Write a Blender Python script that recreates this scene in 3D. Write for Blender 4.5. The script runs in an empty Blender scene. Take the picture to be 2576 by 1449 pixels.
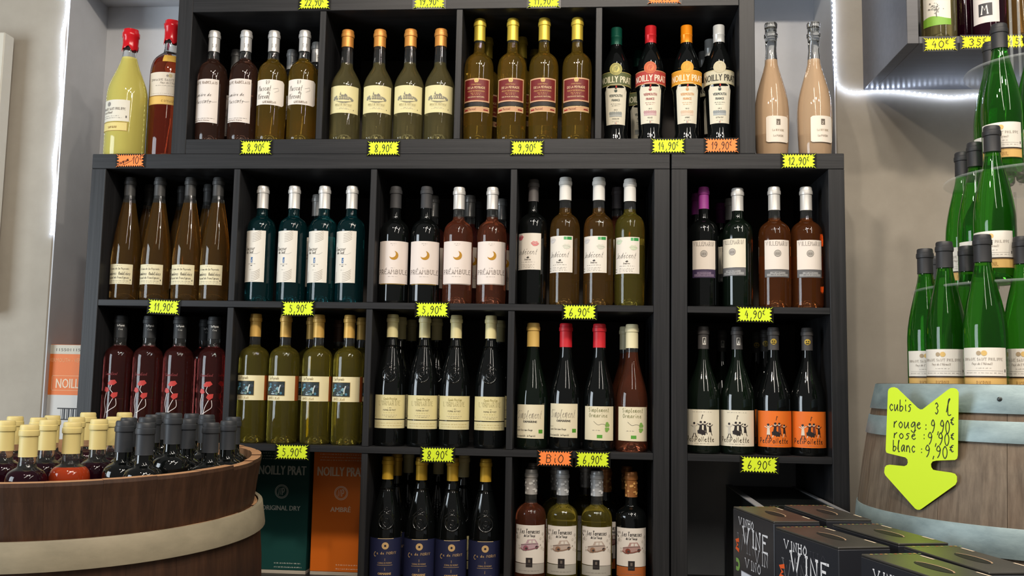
import bpy, math, random
from mathutils import Vector, Matrix
from mathutils.geometry import tessellate_polygon
random.seed(7)
SC = bpy.context.scene
COL = SC.collection
PI = math.pi
# ------------------------------------------------------------------ camera (all lengths below are centimetres, scaled by U)
U = 0.01
CAM = Vector((126.0743, -228.2381, 89.9805)); YAW, PITCH, ROLL, FPX = -0.0775997, 0.1002818, 0.0180898, 2374.64
_f = Vector((math.sin(YAW)*math.cos(PITCH), math.cos(YAW)*math.cos(PITCH), math.sin(PITCH)))
_r0 = Vector((math.cos(YAW), -math.sin(YAW), 0)); _u0 = _r0.cross(_f)
_r = _r0*math.cos(ROLL)+_u0*math.sin(ROLL); _u = -_r0*math.sin(ROLL)+_u0*math.cos(ROLL)
cd = bpy.data.cameras.new('camera'); cam = bpy.data.objects.new('camera', cd); COL.objects.link(cam)
cd.sensor_width = 36; cd.lens = 36*FPX/2576; cd.clip_start = .02
cam.matrix_world = Matrix(((_r.x, _u.x, -_f.x, CAM.x*U), (_r.y, _u.y, -_f.y, CAM.y*U), (_r.z, _u.z, -_f.z, CAM.z*U), (0, 0, 0, 1)))
SC.camera = cam
def ray(px, py): return _f+_r*((px-1288)/FPX)-_u*((py-724.5)/FPX)
def onY(px, py, Y):
    d = ray(px, py); return CAM+d*((Y-CAM.y)/d.y)
def onZ(px, py, Z):
    d = ray(px, py); return CAM+d*((Z-CAM.z)/d.z)
# ------------------------------------------------------------------ world, lights, exposure
w = bpy.data.worlds.new('room_ambient'); SC.world = w; w.use_nodes = True
w.node_tree.nodes['Background'].inputs[0].default_value = (.95, .93, .9, 1)
w.node_tree.nodes['Background'].inputs[1].default_value = .16
def area(name, loc, aim, size, size_y, watts, col, shape='RECTANGLE'):
    l = bpy.data.lights.new(name, 'AREA'); l.shape = shape; l.size = size; l.size_y = size_y; l.energy = watts; l.color = col
    o = bpy.data.objects.new(name, l); COL.objects.link(o); o.location = loc
    o.rotation_euler = (Vector(aim)-Vector(loc)).to_track_quat('-Z', 'Y').to_euler(); return o
area('daylight_shop_window', (-2.0, -2.1, 1.12), (1.0, 0, 1.0), 1.35, 1.9, 78, (.82, .92, 1))
area('ceiling_tube_lamp', (1.45, -2.6, 2.75), (1.45, -2.4, .0), .14, 2.8, 30, (1, .92, .82))
area('ceiling_tube_lamp', (3.0, -2.2, 2.75), (2.8, -1.6, .0), .14, 2.4, 24, (1, .92, .82))
for i, (x, y) in enumerate(((.55, -1.75), (1.15, -1.85), (1.8, -1.75), (2.45, -1.85))):
    area('ceiling_lamp', (x, y, 2.7), (x, y+1.0, .6), 0.11, .11, 15, (1, .88, .74), 'DISK')
SC.view_settings.view_transform = 'Standard'; SC.view_settings.look = 'None'
SC.view_settings.exposure = 0; SC.view_settings.gamma = 1; SC.view_settings.use_curve_mapping = False
cy = SC.cycles
cy.caustics_reflective = False; cy.caustics_refractive = False
cy.max_bounces = 8; cy.diffuse_bounces = 3; cy.glossy_bounces = 4; cy.transmission_bounces = 8; cy.transparent_max_bounces = 12
cy.sample_clamp_indirect = 3; cy.use_denoising = True
# ------------------------------------------------------------------ materials
def lin(c):
    return tuple(((v/255)/12.92 if v/255 <= .04045 else ((v/255+.055)/1.055)**2.4) for v in c)
_M = {}
def mat(rgb, rough=.5, metal=0., trans=0., ior=1.45, emit=0., coat=0., spec=.5, alpha=1.):
    k = (tuple(rgb), rough, metal, trans, ior, emit, coat, spec, alpha)
    if k in _M: return _M[k]
    m = bpy.data.materials.new('surface'); m.use_nodes = True; b = m.node_tree.nodes['Principled BSDF']
    c = (*lin(rgb), 1)
    b.inputs['Base Color'].default_value = c; b.inputs['Roughness'].default_value = rough; b.inputs['Metallic'].default_value = metal
    b.inputs['Transmission Weight'].default_value = trans; b.inputs['IOR'].default_value = ior
    b.inputs['Coat Weight'].default_value = coat; b.inputs['Specular IOR Level'].default_value = spec; b.inputs['Alpha'].default_value = alpha
    if emit: b.inputs['Emission Color'].default_value = c; b.inputs['Emission Strength'].default_value = emit
    _M[k] = m; return m
def grain(name, c1, c2, scale, rough=.5, bump=.1, detail=6, spec=.5, metal=0., coord='Object', c3=None):
    m = bpy.data.materials.new(name); m.use_nodes = True; nt = m.node_tree; b = nt.nodes['Principled BSDF']
    tc = nt.nodes.new('ShaderNodeTexCoord'); mp = nt.nodes.new('ShaderNodeMapping'); nz = nt.nodes.new('ShaderNodeTexNoise')
    mp.inputs['Scale'].default_value = scale; nz.inputs['Scale'].default_value = 1; nz.inputs['Detail'].default_value = detail
    nz.inputs['Roughness'].default_value = .65
    nt.links.new(tc.outputs[coord], mp.inputs[0]); nt.links.new(mp.outputs[0], nz.inputs['Vector'])
    rp = nt.nodes.new('ShaderNodeValToRGB'); nt.links.new(nz.outputs['Fac'], rp.inputs[0])
    rp.color_ramp.elements[0].position = .3; rp.color_ramp.elements[1].position = .7
    rp.color_ramp.elements[0].color = (*lin(c1), 1); rp.color_ramp.elements[1].color = (*lin(c2), 1)
    out = rp.outputs[0]
    if c3:   # large soft stains
        n2 = nt.nodes.new('ShaderNodeTexNoise'); n2.inputs['Scale'].default_value = 5; n2.inputs['Detail'].default_value = 3
        nt.links.new(tc.outputs[coord], n2.inputs['Vector'])
        r2 = nt.nodes.new('ShaderNodeValToRGB'); r2.color_ramp.elements[0].position = .45; r2.color_ramp.elements[1].position = .7
        nt.links.new(n2.outputs['Fac'], r2.inputs[0]); mx = nt.nodes.new('ShaderNodeMix'); mx.data_type = 'RGBA'
        nt.links.new(r2.outputs[0], mx.inputs[0]); nt.links.new(out, mx.inputs[6]); mx.inputs[7].default_value = (*lin(c3), 1)
        out = mx.outputs[2]
    nt.links.new(out, b.inputs['Base Color'])
    b.inputs['Roughness'].default_value = rough; b.inputs['Specular IOR Level'].default_value = spec; b.inputs['Metallic'].default_value = metal
    bp = nt.nodes.new('ShaderNodeBump'); bp.inputs['Strength'].default_value = bump; bp.inputs['Distance'].default_value = .002
    nt.links.new(nz.outputs['Fac'], bp.inputs['Height']); nt.links.new(bp.outputs[0], b.inputs['Normal'])
    return m
WALL = grain('plaster_beige', (156, 149, 137), (167, 160, 148), (9, 9, 9), .8, .25, 8)
NICHE = grain('plaster_white', (186, 188, 192), (196, 198, 202), (7, 7, 7), .75, .15, 6)
BLACKH = grain('black_brown_veneer_across', (29, 30, 32), (45, 45, 47), (3, 60, 160), .42, .15, 5, .32)
BLACKV = grain('black_brown_veneer_upright', (29, 30, 32), (45, 45, 47), (160, 60, 3), .42, .15, 5, .32)
BACK = grain('shade_dark_backing', (36, 31, 28), (44, 38, 34), (4, 4, 4), .7, .05, 4)
STAVE = grain('stained_oak', (46, 28, 18), (76, 50, 34), (60, 60, 5), .55, .4, 7, .35, c3=(44, 30, 24))
STAVEIN = grain('pale_oak_edge', (150, 108, 74), (178, 136, 98), (30, 30, 30), .7, .3, 5)
HOOPW = grain('chestnut_hoop', (134, 126, 106), (154, 144, 122), (14, 14, 30), .6, .2, 6)
OLDOAK = grain('weathered_oak', (90, 78, 66), (128, 114, 98), (90, 90, 4), .62, .6, 9, .3, c3=(96, 72, 52))
ZINC = grain('zinc_hoop', (116, 134, 138), (158, 176, 178), (10, 10, 26), .5, .3, 7, .5, .35)
FLOOR = grain('floor_tile', (120, 112, 100), (138, 130, 118), (5, 5, 5), .5, .05)
# ------------------------------------------------------------------ object helpers
def link(name, me, parent=None, loc=None, rot=None):
    o = bpy.data.objects.new(name, me); COL.objects.link(o)
    if parent: o.parent = parent
    if loc is not None: o.location = loc
    if rot is not None: o.rotation_euler = rot
    return o
def mesh(verts, faces, mats, fm=None, smooth=False, name='shape'):
    me = bpy.data.meshes.new(name); me.from_pydata([(v[0]*U, v[1]*U, v[2]*U) for v in verts], [], faces)
    for m in (mats if isinstance(mats, (list, tuple)) else [mats]): me.materials.append(m)
    if fm: me.polygons.foreach_set('material_index', fm)
    if smooth: me.polygons.foreach_set('use_smooth', [True]*len(faces))
    me.update(); return me
def tag(o, label=None, cat=None, group=None, kind=None):
    if label: o['label'] = label
    if cat: o['category'] = cat
    if group: o['group'] = group
    if kind: o['kind'] = kind
    return o
def empty(name, loc=(0, 0, 0), rot=(0, 0, 0)):
    o = bpy.data.objects.new(name, None); COL.objects.link(o); o.empty_display_size = .02
    o.location = [c*U for c in loc]; o.rotation_euler = rot; return o
def boxm(x0, x1, y0, y1, z0, z1, m, bev=0.12):
    b = min(bev, (x1-x0)/3, (y1-y0)/3, (z1-z0)/3)
    import bmesh
    me = bpy.data.meshes.new('board'); bm = bmesh.new()
    bmesh.ops.create_cube(bm, size=1)
    for v in bm.verts:
        v.co = Vector(((x0 if v.co.x < 0 else x1)*U, (y0 if v.co.y < 0 else y1)*U, (z0 if v.co.z < 0 else z1)*U))
    if b > 0.01: bmesh.ops.bevel(bm, geom=bm.edges[:], offset=b*U, segments=1, affect='EDGES')
    bm.to_mesh(me); bm.free(); me.materials.append(m); return me
def box(name, x0, x1, y0, y1, z0, z1, m, parent=None, bev=.12): return link(name, boxm(x0, x1, y0, y1, z0, z1, m, bev), parent)
def lathe(prof, mats, segs=40, fm=None, ribs=None, close=True):
    """prof: list of (r, z[, slot]); revolves about z."""
    V = []; F = []; M = []; n = len(prof)
    for i, p in enumerate(prof):
        for k in range(segs):
            a = 2*PI*k/segs; r = p[0]
            if ribs: r *= ribs(p[1], a)
            V.append((r*math.sin(a), -r*math.cos(a), p[1]))
    for i in range(n-1):
        for k in range(segs):
            k2 = (k+1) % segs
            F.append((i*segs+k, i*segs+k2, (i+1)*segs+k2, (i+1)*segs+k)); M.append(prof[i][2] if len(prof[i]) > 2 else 0)
    if close:
        if prof[0][0] > 1e-6: F.append(tuple(range(segs))[::-1]); M.append(prof[0][2] if len(prof[0]) > 2 else 0)
        if prof[-1][0] > 1e-6: F.append(tuple((n-1)*segs+k for k in range(segs))); M.append(prof[-1][2] if len(prof[-1]) > 2 else 0)
    me = mesh(V, F, mats, M, True)
    try: me.set_sharp_from_angle(angle=math.radians(38))
    except Exception: pass
    return me
# ------------------------------------------------------------------ flat print: a list of (points2d, rgb, layer)
GL = {'0':"39 17 14 32 54 57 39",'1':"!16 39 32",'2':"17 39 57 45 12 33 52",'3':"18 39 57 36 54 32 13",'4':"!39 15 55 !47 42",'5':"!58 29 26 26 46 54 32 13",
'6':"49 26 13 32 54 35 14",'7':"!19 59 22",'8':"57 39 17 35 53 32 13 35 57",'9':"57 39 17 26 46 57 44 22",',':"!33 21",'.':"!23 22",':':"!25 26 !22 23","'":"!39 37",'-':"!15 45",
'€':"69 49 27 24 42 63 !07 57 !04 44",'A':"!12 39 52 !24 44",'B':"!12 19 39 57 46 16 !46 54 42 12",'C':"58 39 16 14 32 53",'D':"!12 19 !19 49 57 54 42 12",'E':"!59 19 12 52 !16 46",
'F':"!59 19 12 !16 46",'G':"58 39 16 14 32 53 55 35",'H':"!12 19 !52 59 !16 56",'I':"!32 39",'J':"!49 44 32 13",'L':"!19 12 52",'M':"!02 19 35 59 62",'N':"!12 19 52 59",'O':"39 16 14 32 54 57 39",
'P':"!12 19 !19 49 57 45 15",'R':"!12 19 !19 49 57 45 15 !35 52",'S':"58 39 17 36 54 32 13",'T':"!09 69 !39 32",'U':"19 14 32 54 59",'V':"!09 32 69",'W':"!09 22 37 42 69",'Y':"!19 35 59 !35 32",'Q':"39 16 14 32 54 57 39 !33 51",
'a':"56 36 14 22 44 56 53 62",'b':"19 12 14 35 54 32 12",'c':"55 36 14 32 53",'d':"56 36 14 22 44 59 53 62",'e':"14 45 36 14 32 53",'f':"58 49 37 30 !26 46",'g':"56 36 14 23 44 56 50 20 11",
'h':"19 12 14 36 54 52",'i':"26 23 32 !28 29",'j':"36 31 10",'l':"13 27 39 28 22 42",'m':"16 12 15 26 32 36 56 52 62",'n':"16 12 14 36 54 52 62",'o':"36 14 32 54 36",'p':"16 10 15 36 54 32 12",
'r':"16 12 14 36 46",'s':"56 36 25 44 32 12",'t':"39 23 32 42 !16 46",'u':"16 13 22 44 56 53 62",'v':"16 32 56",'y':"16 23 43 !56 30 10",'é':"14 45 36 14 32 53 !38 59",'è':"14 45 36 14 32 53 !29 48",'z':"!16 56 12 52",
'É':"!59 19 12 52 !16 46 !3a 5c",'&':"52 16 38 47 13 32 55",'x':"!16 52 !12 56",'q':"56 36 14 22 44 56 50",'P':"!12 19 !19 49 57 45 15"}
def _crm(P, n=3):
    if len(P) < 3: return P
    o = []; Q = [P[0]]+P+[P[-1]]
    for i in range(1, len(Q)-2):
        a, b, c, d = Q[i-1:i+3]
        for k in range(n):
            t = k/n
            o.append(tuple(.5*((2*b[j])+(-a[j]+c[j])*t+(2*a[j]-5*b[j]+4*c[j]-d[j])*t*t+(-a[j]+3*b[j]-3*c[j]+d[j])*t**3) for j in (0, 1)))
    o.append(P[-1]); return o
def ribbon(P, w, rgb, layer=2):
    o = []; L = []
    for i, p in enumerate(P):
        a = P[max(i-1, 0)]; b = P[min(i+1, len(P)-1)]; dx, dy = b[0]-a[0], b[1]-a[1]; l = math.hypot(dx, dy) or 1
        nx, ny = -dy/l*w/2, dx/l*w/2; L.append(((p[0]+nx, p[1]+ny), (p[0]-nx, p[1]-ny)))
    for a, b in zip(L[:-1], L[1:]): o.append(([a[1], b[1], b[0], a[0]], rgb, layer))
    return o
def hand(text, x, z, h, rgb, lw=None, width=None, slant=0., serif=False, layer=2, n=3, rot=0):
    """stroke lettering, baseline-left at (x, z) unless width given (then fitted, x is the left edge)"""
    lw = lw or h*.11; u = h/7.; S = []; SU = []; cx = 0; sup = False
    for ch in text:
        if ch == ' ': cx += 4*u; continue
        if ch == '^': sup = True; continue
        g = GL.get(ch) or GL.get(ch.lower()) or GL.get(ch.upper())
        if not g: cx += 4*u; continue
        k = .6 if sup else 1; oy = h*.5 if sup else 0
        strokes = []
        for tok in g.split():
            if tok[0] == '!': strokes.append([True, []]); tok = tok[1:]
            elif not strokes: strokes.append([False, []])
            strokes[-1][1].append((int(tok[0], 16)*u*k, (int(tok[1], 16)-2)*u*k))
        mx = max(p[0] for s in strokes for p in s[1])
        for st, pts in strokes:
            pts = [(cx+p[0]+p[1]*slant, oy+p[1]) for p in pts]
            S.append(pts if st else _crm(pts, n)); SU.append(sup)
            if serif:
                for e in (pts[0], pts[-1]):
                    if abs(e[1]) < .01 or abs(e[1]-h) < .01: S.append([(e[0]-u*.9, e[1]), (e[0]+u*.9, e[1])]); SU.append(sup)
        cx += mx+(1.3 if ch.islower() else 1.9)*u*k
    k = width/cx if width else 1
    o = []; c, s = math.cos(rot), math.sin(rot)
    for pts, su in zip(S, SU):
        q = [(p[0]*k, p[1]) for p in pts]
        o += ribbon([(x+c*a-s*b, z+s*a+c*b) for a, b in q], lw*(.62 if su else 1), rgb, layer)
    return o
_T = {}
def textpoly(t):
    if t in _T: return _T[t]
    cu = bpy.data.curves.new('t', 'FONT'); cu.body = t; cu.resolution_u = 2
    ob = bpy.data.objects.new('t', cu); COL.objects.link(ob); dg = bpy.context.evaluated_depsgraph_get(); dg.update()
    me = bpy.data.meshes.new_from_object(ob.evaluated_get(dg))
    vs = [(v.co.x, v.co.y) for v in me.vertices]; fs = [tuple(p.vertices) for p in me.polygons]
    bpy.data.objects.remove(ob); bpy.data.curves.remove(cu); bpy.data.meshes.remove(me)
    _T[t] = (vs, fs); return _T[t]
def sans(text, x, z, h, rgb, width=None, layer=2, bold=0):
    """printed sans lettering centred on x, baseline z, cap height h"""
    vs, fs = textpoly(text)
    if not vs: return []
    x0 = min(v[0] for v in vs); x1 = max(v[0] for v in vs); ky = h/.73; kx = (width/(x1-x0)) if width else ky; o = []
    for dx in ([0] if not bold else [-bold, 0, bold]):
        for f in fs: o.append(([(x+dx+(vs[i][0]-(x0+x1)/2)*kx, z+vs[i][1]*ky) for i in f], rgb, layer+(.2*dx/bold if bold else 0)))
    return o
def rect(x0, x1, z0, z1, rgb, layer=1, n=None):
    n = n or max(1, int(abs(x1-x0)/.45)); return [([(x0+(x1-x0)*i/n, z0), (x0+(x1-x0)*(i+1)/n, z0), (x0+(x1-x0)*(i+1)/n, z1), (x0+(x1-x0)*i/n, z1)], rgb, layer) for i in range(n)]
def field(x0, x1, f0, f1, rgb, layer=0, n=None):
    n = n or max(4, int(abs(x1-x0)/.35)); o = []
    for i in range(n):
        a = x0+(x1-x0)*i/n; b = x0+(x1-x0)*(i+1)/n; ta = i/n; tb = (i+1)/n
        o.append(([(a, f0(ta)), (b, f0(tb)), (b, f1(tb)), (a, f1(ta))], rgb, layer))
    return o
def disc(x, z, r, rgb, layer=2, n=14, rx=None):
    rx = rx or r; return [([(x+rx*math.cos(2*PI*i/n), z+r*math.sin(2*PI*i/n)) for i in range(n)], rgb, layer)]
def ring(x, z, r, w, rgb, layer=2, n=16, rx=None, a0=0, a1=2*PI):
    rx = rx or r; return ribbon([(x+rx*math.cos(a0+(a1-a0)*i/n), z+r*math.sin(a0+(a1-a0)*i/n)) for i in range(n+1)], w, rgb, layer)
def fill(P, rgb, layer=2):
    T = tessellate_polygon([[Vector((p[0], p[1], 0)) for p in P]]); return [([P[i] for i in t], rgb, layer) for t in T]
def tiny(x0, x1, z, rgb, h=.16, layer=2, seed=0):
    """a line of print too small to read: short word dashes"""
    rnd = random.Random(int((x0*7+z*13+seed)*100)); o = []; x = x0
    while x < x1:
        l = min(rnd.uniform(.25, .8), x1-x)
        for q in range(max(1, int(l/.14))): o += rect(x+q*.14, x+q*.14+.09, z, z+h*rnd.choice((.7, 1)), rgb, layer, 1)
        x += l+.13
    return o
def frame2(x0, x1, z0, z1, w_, rgb, layer=2):
    return rect(x0, x1, z0, z0+w_, rgb, layer)+rect(x0, x1, z1-w_, z1, rgb, layer)+rect(x0, x0+w_, z0, z1, rgb, layer)+rect(x1-w_, x1, z0, z1, rgb, layer)
def strips(polys, dx=.5):
    """cut wide polygons into upright strips so that they follow a round bottle"""
    def clip(P, c, sg):
        o = []
        for i, a in enumerate(P):
            b = P[(i+1) % len(P)]; da = (a[0]-c)*sg; db = (b[0]-c)*sg
            if da >= 0: o.append(a)
            if da*db < 0: t = da/(da-db); o.append((c, a[1]+(b[1]-a[1])*t))
        return o
    out = []
    for pts, rgb, ly in polys:
        x0 = min(p[0] for p in pts); x1 = max(p[0] for p in pts)
        if x1-x0 < dx*1.5: out.append((pts, rgb, ly)); continue
        n = int(math.ceil((x1-x0)/dx))
        for i in range(n):
            q = clip(clip(list(pts), x0+(x1-x0)*i/n, 1), x0+(x1-x0)*(i+1)/n, -1)
            if len(q) > 2: out.append((q, rgb, ly))
    return out
def bake(polys, fn, rough=.55, base=.04, step=.022, metal=(), flatf=False):
    """polys onto a surface: fn(x, z, off) -> point"""
    if not flatf: polys = strips(polys)
    V = []; F = []; M = []; cols = []
    for pts, rgb, layer in polys:
        a = sum(pts[i][0]*pts[(i+1) % len(pts)][1]-pts[(i+1) % len(pts)][0]*pts[i][1] for i in range(len(pts)))
        if abs(a) < 1e-9: continue
        if a < 0: pts = pts[::-1]
        if rgb not in cols: cols.append(rgb)
        b = len(V); V += [fn(p[0], p[1], base+step*layer) for p in pts]; F.append(tuple(range(b, b+len(pts)))); M.append(cols.index(rgb))
    return mesh(V, F, [mat(c, .3, .8) if c in metal else mat(c, rough) for c in cols], M)
# ================================================================== THE SETTING
S_, T_, O_ = 33.5, 1.6, 3.8
W_ = 4*S_+3*T_+2*O_           # 146.4
F1, F2, F3, F4 = W_+O_, W_-O_-S_, W_-O_-2*S_-T_, W_-O_-3*S_-2*T_
NL, NR, WY, BY = -21.0, 191.5, 20.0, 41.2
def struct(name, me): return tag(link(name, me), kind='structure')
struct('floor', boxm(-320, 480, -420, 60, -4, 0, FLOOR, 0))
struct('wall_back', boxm(NL-14, NR+14, BY, BY+8, 0, 260, NICHE, 0))
def lwall(x0, x1): return boxm(x0, x1, WY, BY, 0, 260, WALL, .3)
struct('wall_left', lwall(-320, NL)); struct('wall_right', lwall(NR, 480))
struct('trim_1', boxm(NL-.05, NL+.35, WY+.3, BY, 0, 202.5, NICHE, 0)); struct('trim_2', boxm(NR-.35, NR+.05, WY+.3, BY, 0, 202.5, NICHE, 0))
struct('trim_3', boxm(NL, NR, WY, BY, 202.5, 260, NICHE, .3))
# ------------------------------------------------------------------ cube shelving
DEP = 39.
def unit(name, label, x0, z0, cols, rows, laid=False):
    wdt = cols*S_+(cols-1)*T_+2*O_; hgt = rows*S_+(rows-1)*T_+2*O_
    u = tag(empty(name, (x0+wdt/2, DEP/2, z0)), label, 'shelving unit'); ox, oz = x0+wdt/2, z0
    def b(n, xa, xb, za, zb, m, ya=0, yb=DEP, bev=.1):
        return link(n, boxm(xa-ox, xb-ox, ya-DEP/2, yb-DEP/2, za-oz, zb-oz, m, bev), u)
    if laid:
        b('side_panel', x0, x0+O_, z0, z0+hgt, BLACKV); b('side_panel', x0+wdt-O_, x0+wdt, z0, z0+hgt, BLACKV)
        b('bottom_panel', x0+O_+.03, x0+wdt-O_-.03, z0, z0+O_, BLACKH); b('top_panel', x0+O_+.03, x0+wdt-O_-.03, z0+hgt-O_, z0+hgt, BLACKH)
    else:
        b('top_panel', x0, x0+wdt, z0+hgt-O_, z0+hgt, BLACKH); b('bottom_panel', x0, x0+wdt, z0, z0+O_, BLACKH)
        b('side_panel', x0, x0+O_, z0+O_, z0+hgt-O_-.04, BLACKV); b('side_panel', x0+wdt-O_, x0+wdt, z0+O_, z0+hgt-O_-.04, BLACKV)
    zs = [z0+O_+i*(S_+T_) for i in range(rows)]; xs = [x0+O_+i*(S_+T_) for i in range(cols)]
    for z in zs[1:]: b('shelf_board', x0+O_+.02, x0+wdt-O_-.02, z-T_, z, BLACKH)
    for z in zs:
        for x in xs[1:]: b('divider', x-T_, x, z+.02, z+S_-.02, BLACKV, .25)
    for iz, z in enumerate(zs):
        for x in xs:
            if cols == 1 and iz == 0 or (cols == 1 and iz == 1): continue
            b('back_panel', x+.02, x+S_-.02, z+.02, z+S_-.02, BACK, DEP-1, DEP-.2, 0)  # added dark sheet: its colour stands in for shade on the wall behind
    return u
unit('shelving_unit', 'wide black-brown cube shelving unit of four bays standing in the niche', 0, 0, 4, 4)
unit('shelving_unit', 'narrow black-brown cube shelving column beside the right-hand barrel', W_+.4, 0, 1, 4)
unit('shelving_unit', 'black-brown four-bay unit laid on top of the other shelving', 20.6, W_, 4, 1, True)
# ------------------------------------------------------------------ price tags
def burst(w_, h_):
    P = []
    nt, ns = 12, 4
    def edge(ax, az, bx, bz, n, nx, nz, d):
        for i in range(n):
            P.append((ax+(bx-ax)*i/n, az+(bz-az)*i/n)); t = (i+.5)/n; P.append((ax+(bx-ax)*t-nx*d, az+(bz-az)*t-nz*d))
    a, b = w_/2, h_/2
    edge(-a, -b, a, -b, nt, 0, -1, .5); edge(a, -b, a, b, ns, 1, 0, .7); edge(a, b, -a, b, nt, 0, 1, .5); edge(-a, b, -a, -b, ns, -1, 0, .7)
    out = []
    for i, p in enumerate(P):   # pull the straight sides in so only the corners reach out
        k = 1 if (abs(abs(p[0])-a) < .01 and abs(abs(p[1])-b) < .01) else .93
        out.append((p[0]*k, p[1]*k))
    return out
SLEEVE = mat((30, 30, 26), .25, alpha=.35)
YEL, ORA = (218, 240, 40), (255, 138, 66)
def price_tag(px, py, text, label, col=YEL, wd=8.3, ht=3.7, Y=-.2, rot=0., tsize=1.9, tx=None, yy=None, extra=None):
    p = onY(px, py, Y); t = tag(empty('price_tag', (p.x, p.y, p.z), (0, rot, 0)), label, 'price tag', 'handwritten star-shaped price tags')
    link('sleeve', boxm(-wd/2-.12, wd/2+.12, -.02, .02, -ht/2-.12, ht/2+.12, SLEEVE, 0), t)
    P = burst(wd, ht); n = len(P)
    V = [(q[0], -.1, q[1]) for q in P]+[(q[0], -.04, q[1]) for q in P]
    F = [tuple(f) if True else f for f in tessellate_polygon([[Vector((q[0], q[1], 0)) for q in P]])]
    F += [(i, i+n, (i+1) % n+n, (i+1) % n) for i in range(n)]
    lb = link('starburst', mesh(V, F, mat(col, .6)), t)
    tx = tx if tx is not None else wd*.62
    ink = hand(text, -tx/2, -tsize/2-.05, tsize, (28, 26, 14), .17, tx, .08, n=4) if text else []
    if extra: ink += extra
    link('handwriting', bake(ink, lambda x, z, o: (x, -.1-o*.5, z), flatf=True), lb)
    return t
price_tag(791, 6, '22,90^€', 'yellow tag reading 22,90€ at the top edge of the picture')
price_tag(1080, 4, '19,90^€', 'yellow tag reading 19,90€ at the top, above the chateau-label bottles')
price_tag(1368, 2, '11,90^€', 'yellow tag reading 11,90€ at the top, above the gold-capped bottles')
price_tag(1671, -8, '17,50^€', 'orange tag mostly cut off by the top edge of the picture', ORA)
price_tag(644, 371, '8,90^€', 'yellow tag reading 8,90€ under the rosé and muscat bottles, upper left', tx=4.6)
price_tag(965, 373, '8,90^€', 'yellow tag reading 8,90€ under the chateau-label bottles with orange caps', tx=4.6)
price_tag(1326, 372, '9,90^€', 'yellow tag reading 9,90€ under the gold-capped muscat bottles', tx=4.6)
price_tag(1681, 367, '14,90^€', 'yellow tag reading 14,90€ under the black vermouth bottles')
price_tag(1815, 366, '19,90^€', 'orange tag reading 19,90€ under the black vermouth bottles', ORA)
t_ = price_tag(328, 404, '', 'orange tag reading Magnum 10€ under the yellow magnum', ORA, 7.6, 3.5, rot=-.01,
          extra=hand('10^€', .4, -.9, 2., (60, 25, 5), .17, 2.8, .08)+hand('Magnum', -3.0, -1.2, .95, (60, 25, 5), .12, 3.0, .1, rot=.4)+ribbon([(-1.6, -1.1), (.6, .05)], .12, (60, 25, 5)))
price_tag(2009, 405, '12,90^€', 'yellow tag reading 12,90€ under the pale rosé bottles, right')
price_tag(412, 772, '11,90^€', 'tilted yellow tag reading 11,90€ under the slender flute bottles', rot=.04)
price_tag(750, 776, '5,90^€', 'yellow tag reading 5,90€ under the teal bottles', tx=4.7, rot=-.01)
price_tag(1087, 779, '5,90^€', 'yellow tag reading 5,90€ under the moon-label bottles', tx=5.2)
price_tag(1458, 785, '6,90^€', 'yellow tag reading 6,90€ under the kiss-label bottles', tx=5.2)
price_tag(1899, 791, '4,90^€', 'yellow tag reading 4,90€ in the right-hand shelving column', wd=8.6, tx=5, rot=.01)
price_tag(735, 1137, '5,90^€', 'yellow tag reading 5,90€ under the painting-label bottles', tx=5.2)
price_tag(1101, 1144, '8,90^€', 'yellow tag reading 8,90€ under the crested bottles with cream caps', tx=5.2)
price_tag(1396, 1153, 'BiO', 'orange tag reading BIO on the lower shelf board', ORA, 8.4, 3.7, tx=4.6)
price_tag(1491, 1156, '6,90^€', 'yellow tag reading 6,90€ right of the orange BIO tag', tx=4.8, wd=8.2)
price_tag(1910, 1169, '6,90^€', 'yellow tag reading 6,90€ on the lowest board of the right-hand column', wd=8.8, tx=5.6, ht=3.9, rot=.02)
# ------------------------------------------------------------------ wall panel, left
p = onY(45, 100, WY); q = onY(0, 790, WY)
pn = tag(empty('wall_panel', (p.x-30, WY, q.z)), 'pale upright board hung on the wall at the left edge', 'panel')
WP = grain('painted_board', (196, 192, 178), (204, 200, 188), (5, 5, 5), .6, .05)
link('board', boxm(-30, 30, -6, -1.5, 0, p.z-q.z, WP, .3), pn); link('frame', boxm(-28, 28.5, -1.5, 0, 1, p.z-q.z-1.5, mat((70, 60, 50), .7), .1), pn)
# ------------------------------------------------------------------ display box on the right wall
x0 = 198.6; zb = 168.4; y0 = -14
db = tag(empty('display_box', (x0+45, WY, zb)), 'dark box shelf projecting from the wall, upper right corner', 'wall shelf')
DB = grain('dark_grey_veneer', (62, 62, 66), (76, 76, 80), (4, 60, 60), .38, .1)
def dbx(n, xa, xb, za, zz, ya=y0, yb=WY): link(n, boxm(xa-x0-45, xb-x0-45, ya-WY, yb-WY, za-zb, zz-zb, DB, .1), db)
dbx('side_panel', x0, x0+2.6, zb, zb+45); dbx('bottom_panel', x0+2.63, x0+88, zb, zb+1.7)
dbx('top_panel', x0+2.63, x0+88, zb+43.3, zb+45); dbx('side_panel', x0+88.03, x0+90, zb, zb+45); dbx('back_panel', x0+2.6, x0+88, zb+1.7, zb+43.3, WY-1.5, WY-.3)
price_tag(2365, 111, '40^€', 'yellow tag reading 40€ on the dark box shelf, upper right', (226, 222, 20), 7.4, 3.2, y0-.2, tx=4.2, tsize=1.6, rot=-.02)
price_tag(2459, 106, '35^€', 'yellow tag behind the top dark capsules, upper right', (226, 222, 20), 7.4, 3.2, y0-.2, tx=4.2, tsize=1.6)
price_tag(2556, 104, '45^€', 'yellow tag at the right edge of the picture, on the box shelf', (226, 222, 20), 7.4, 3.2, y0-.2, tx=4.2, tsize=1.6)
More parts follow.
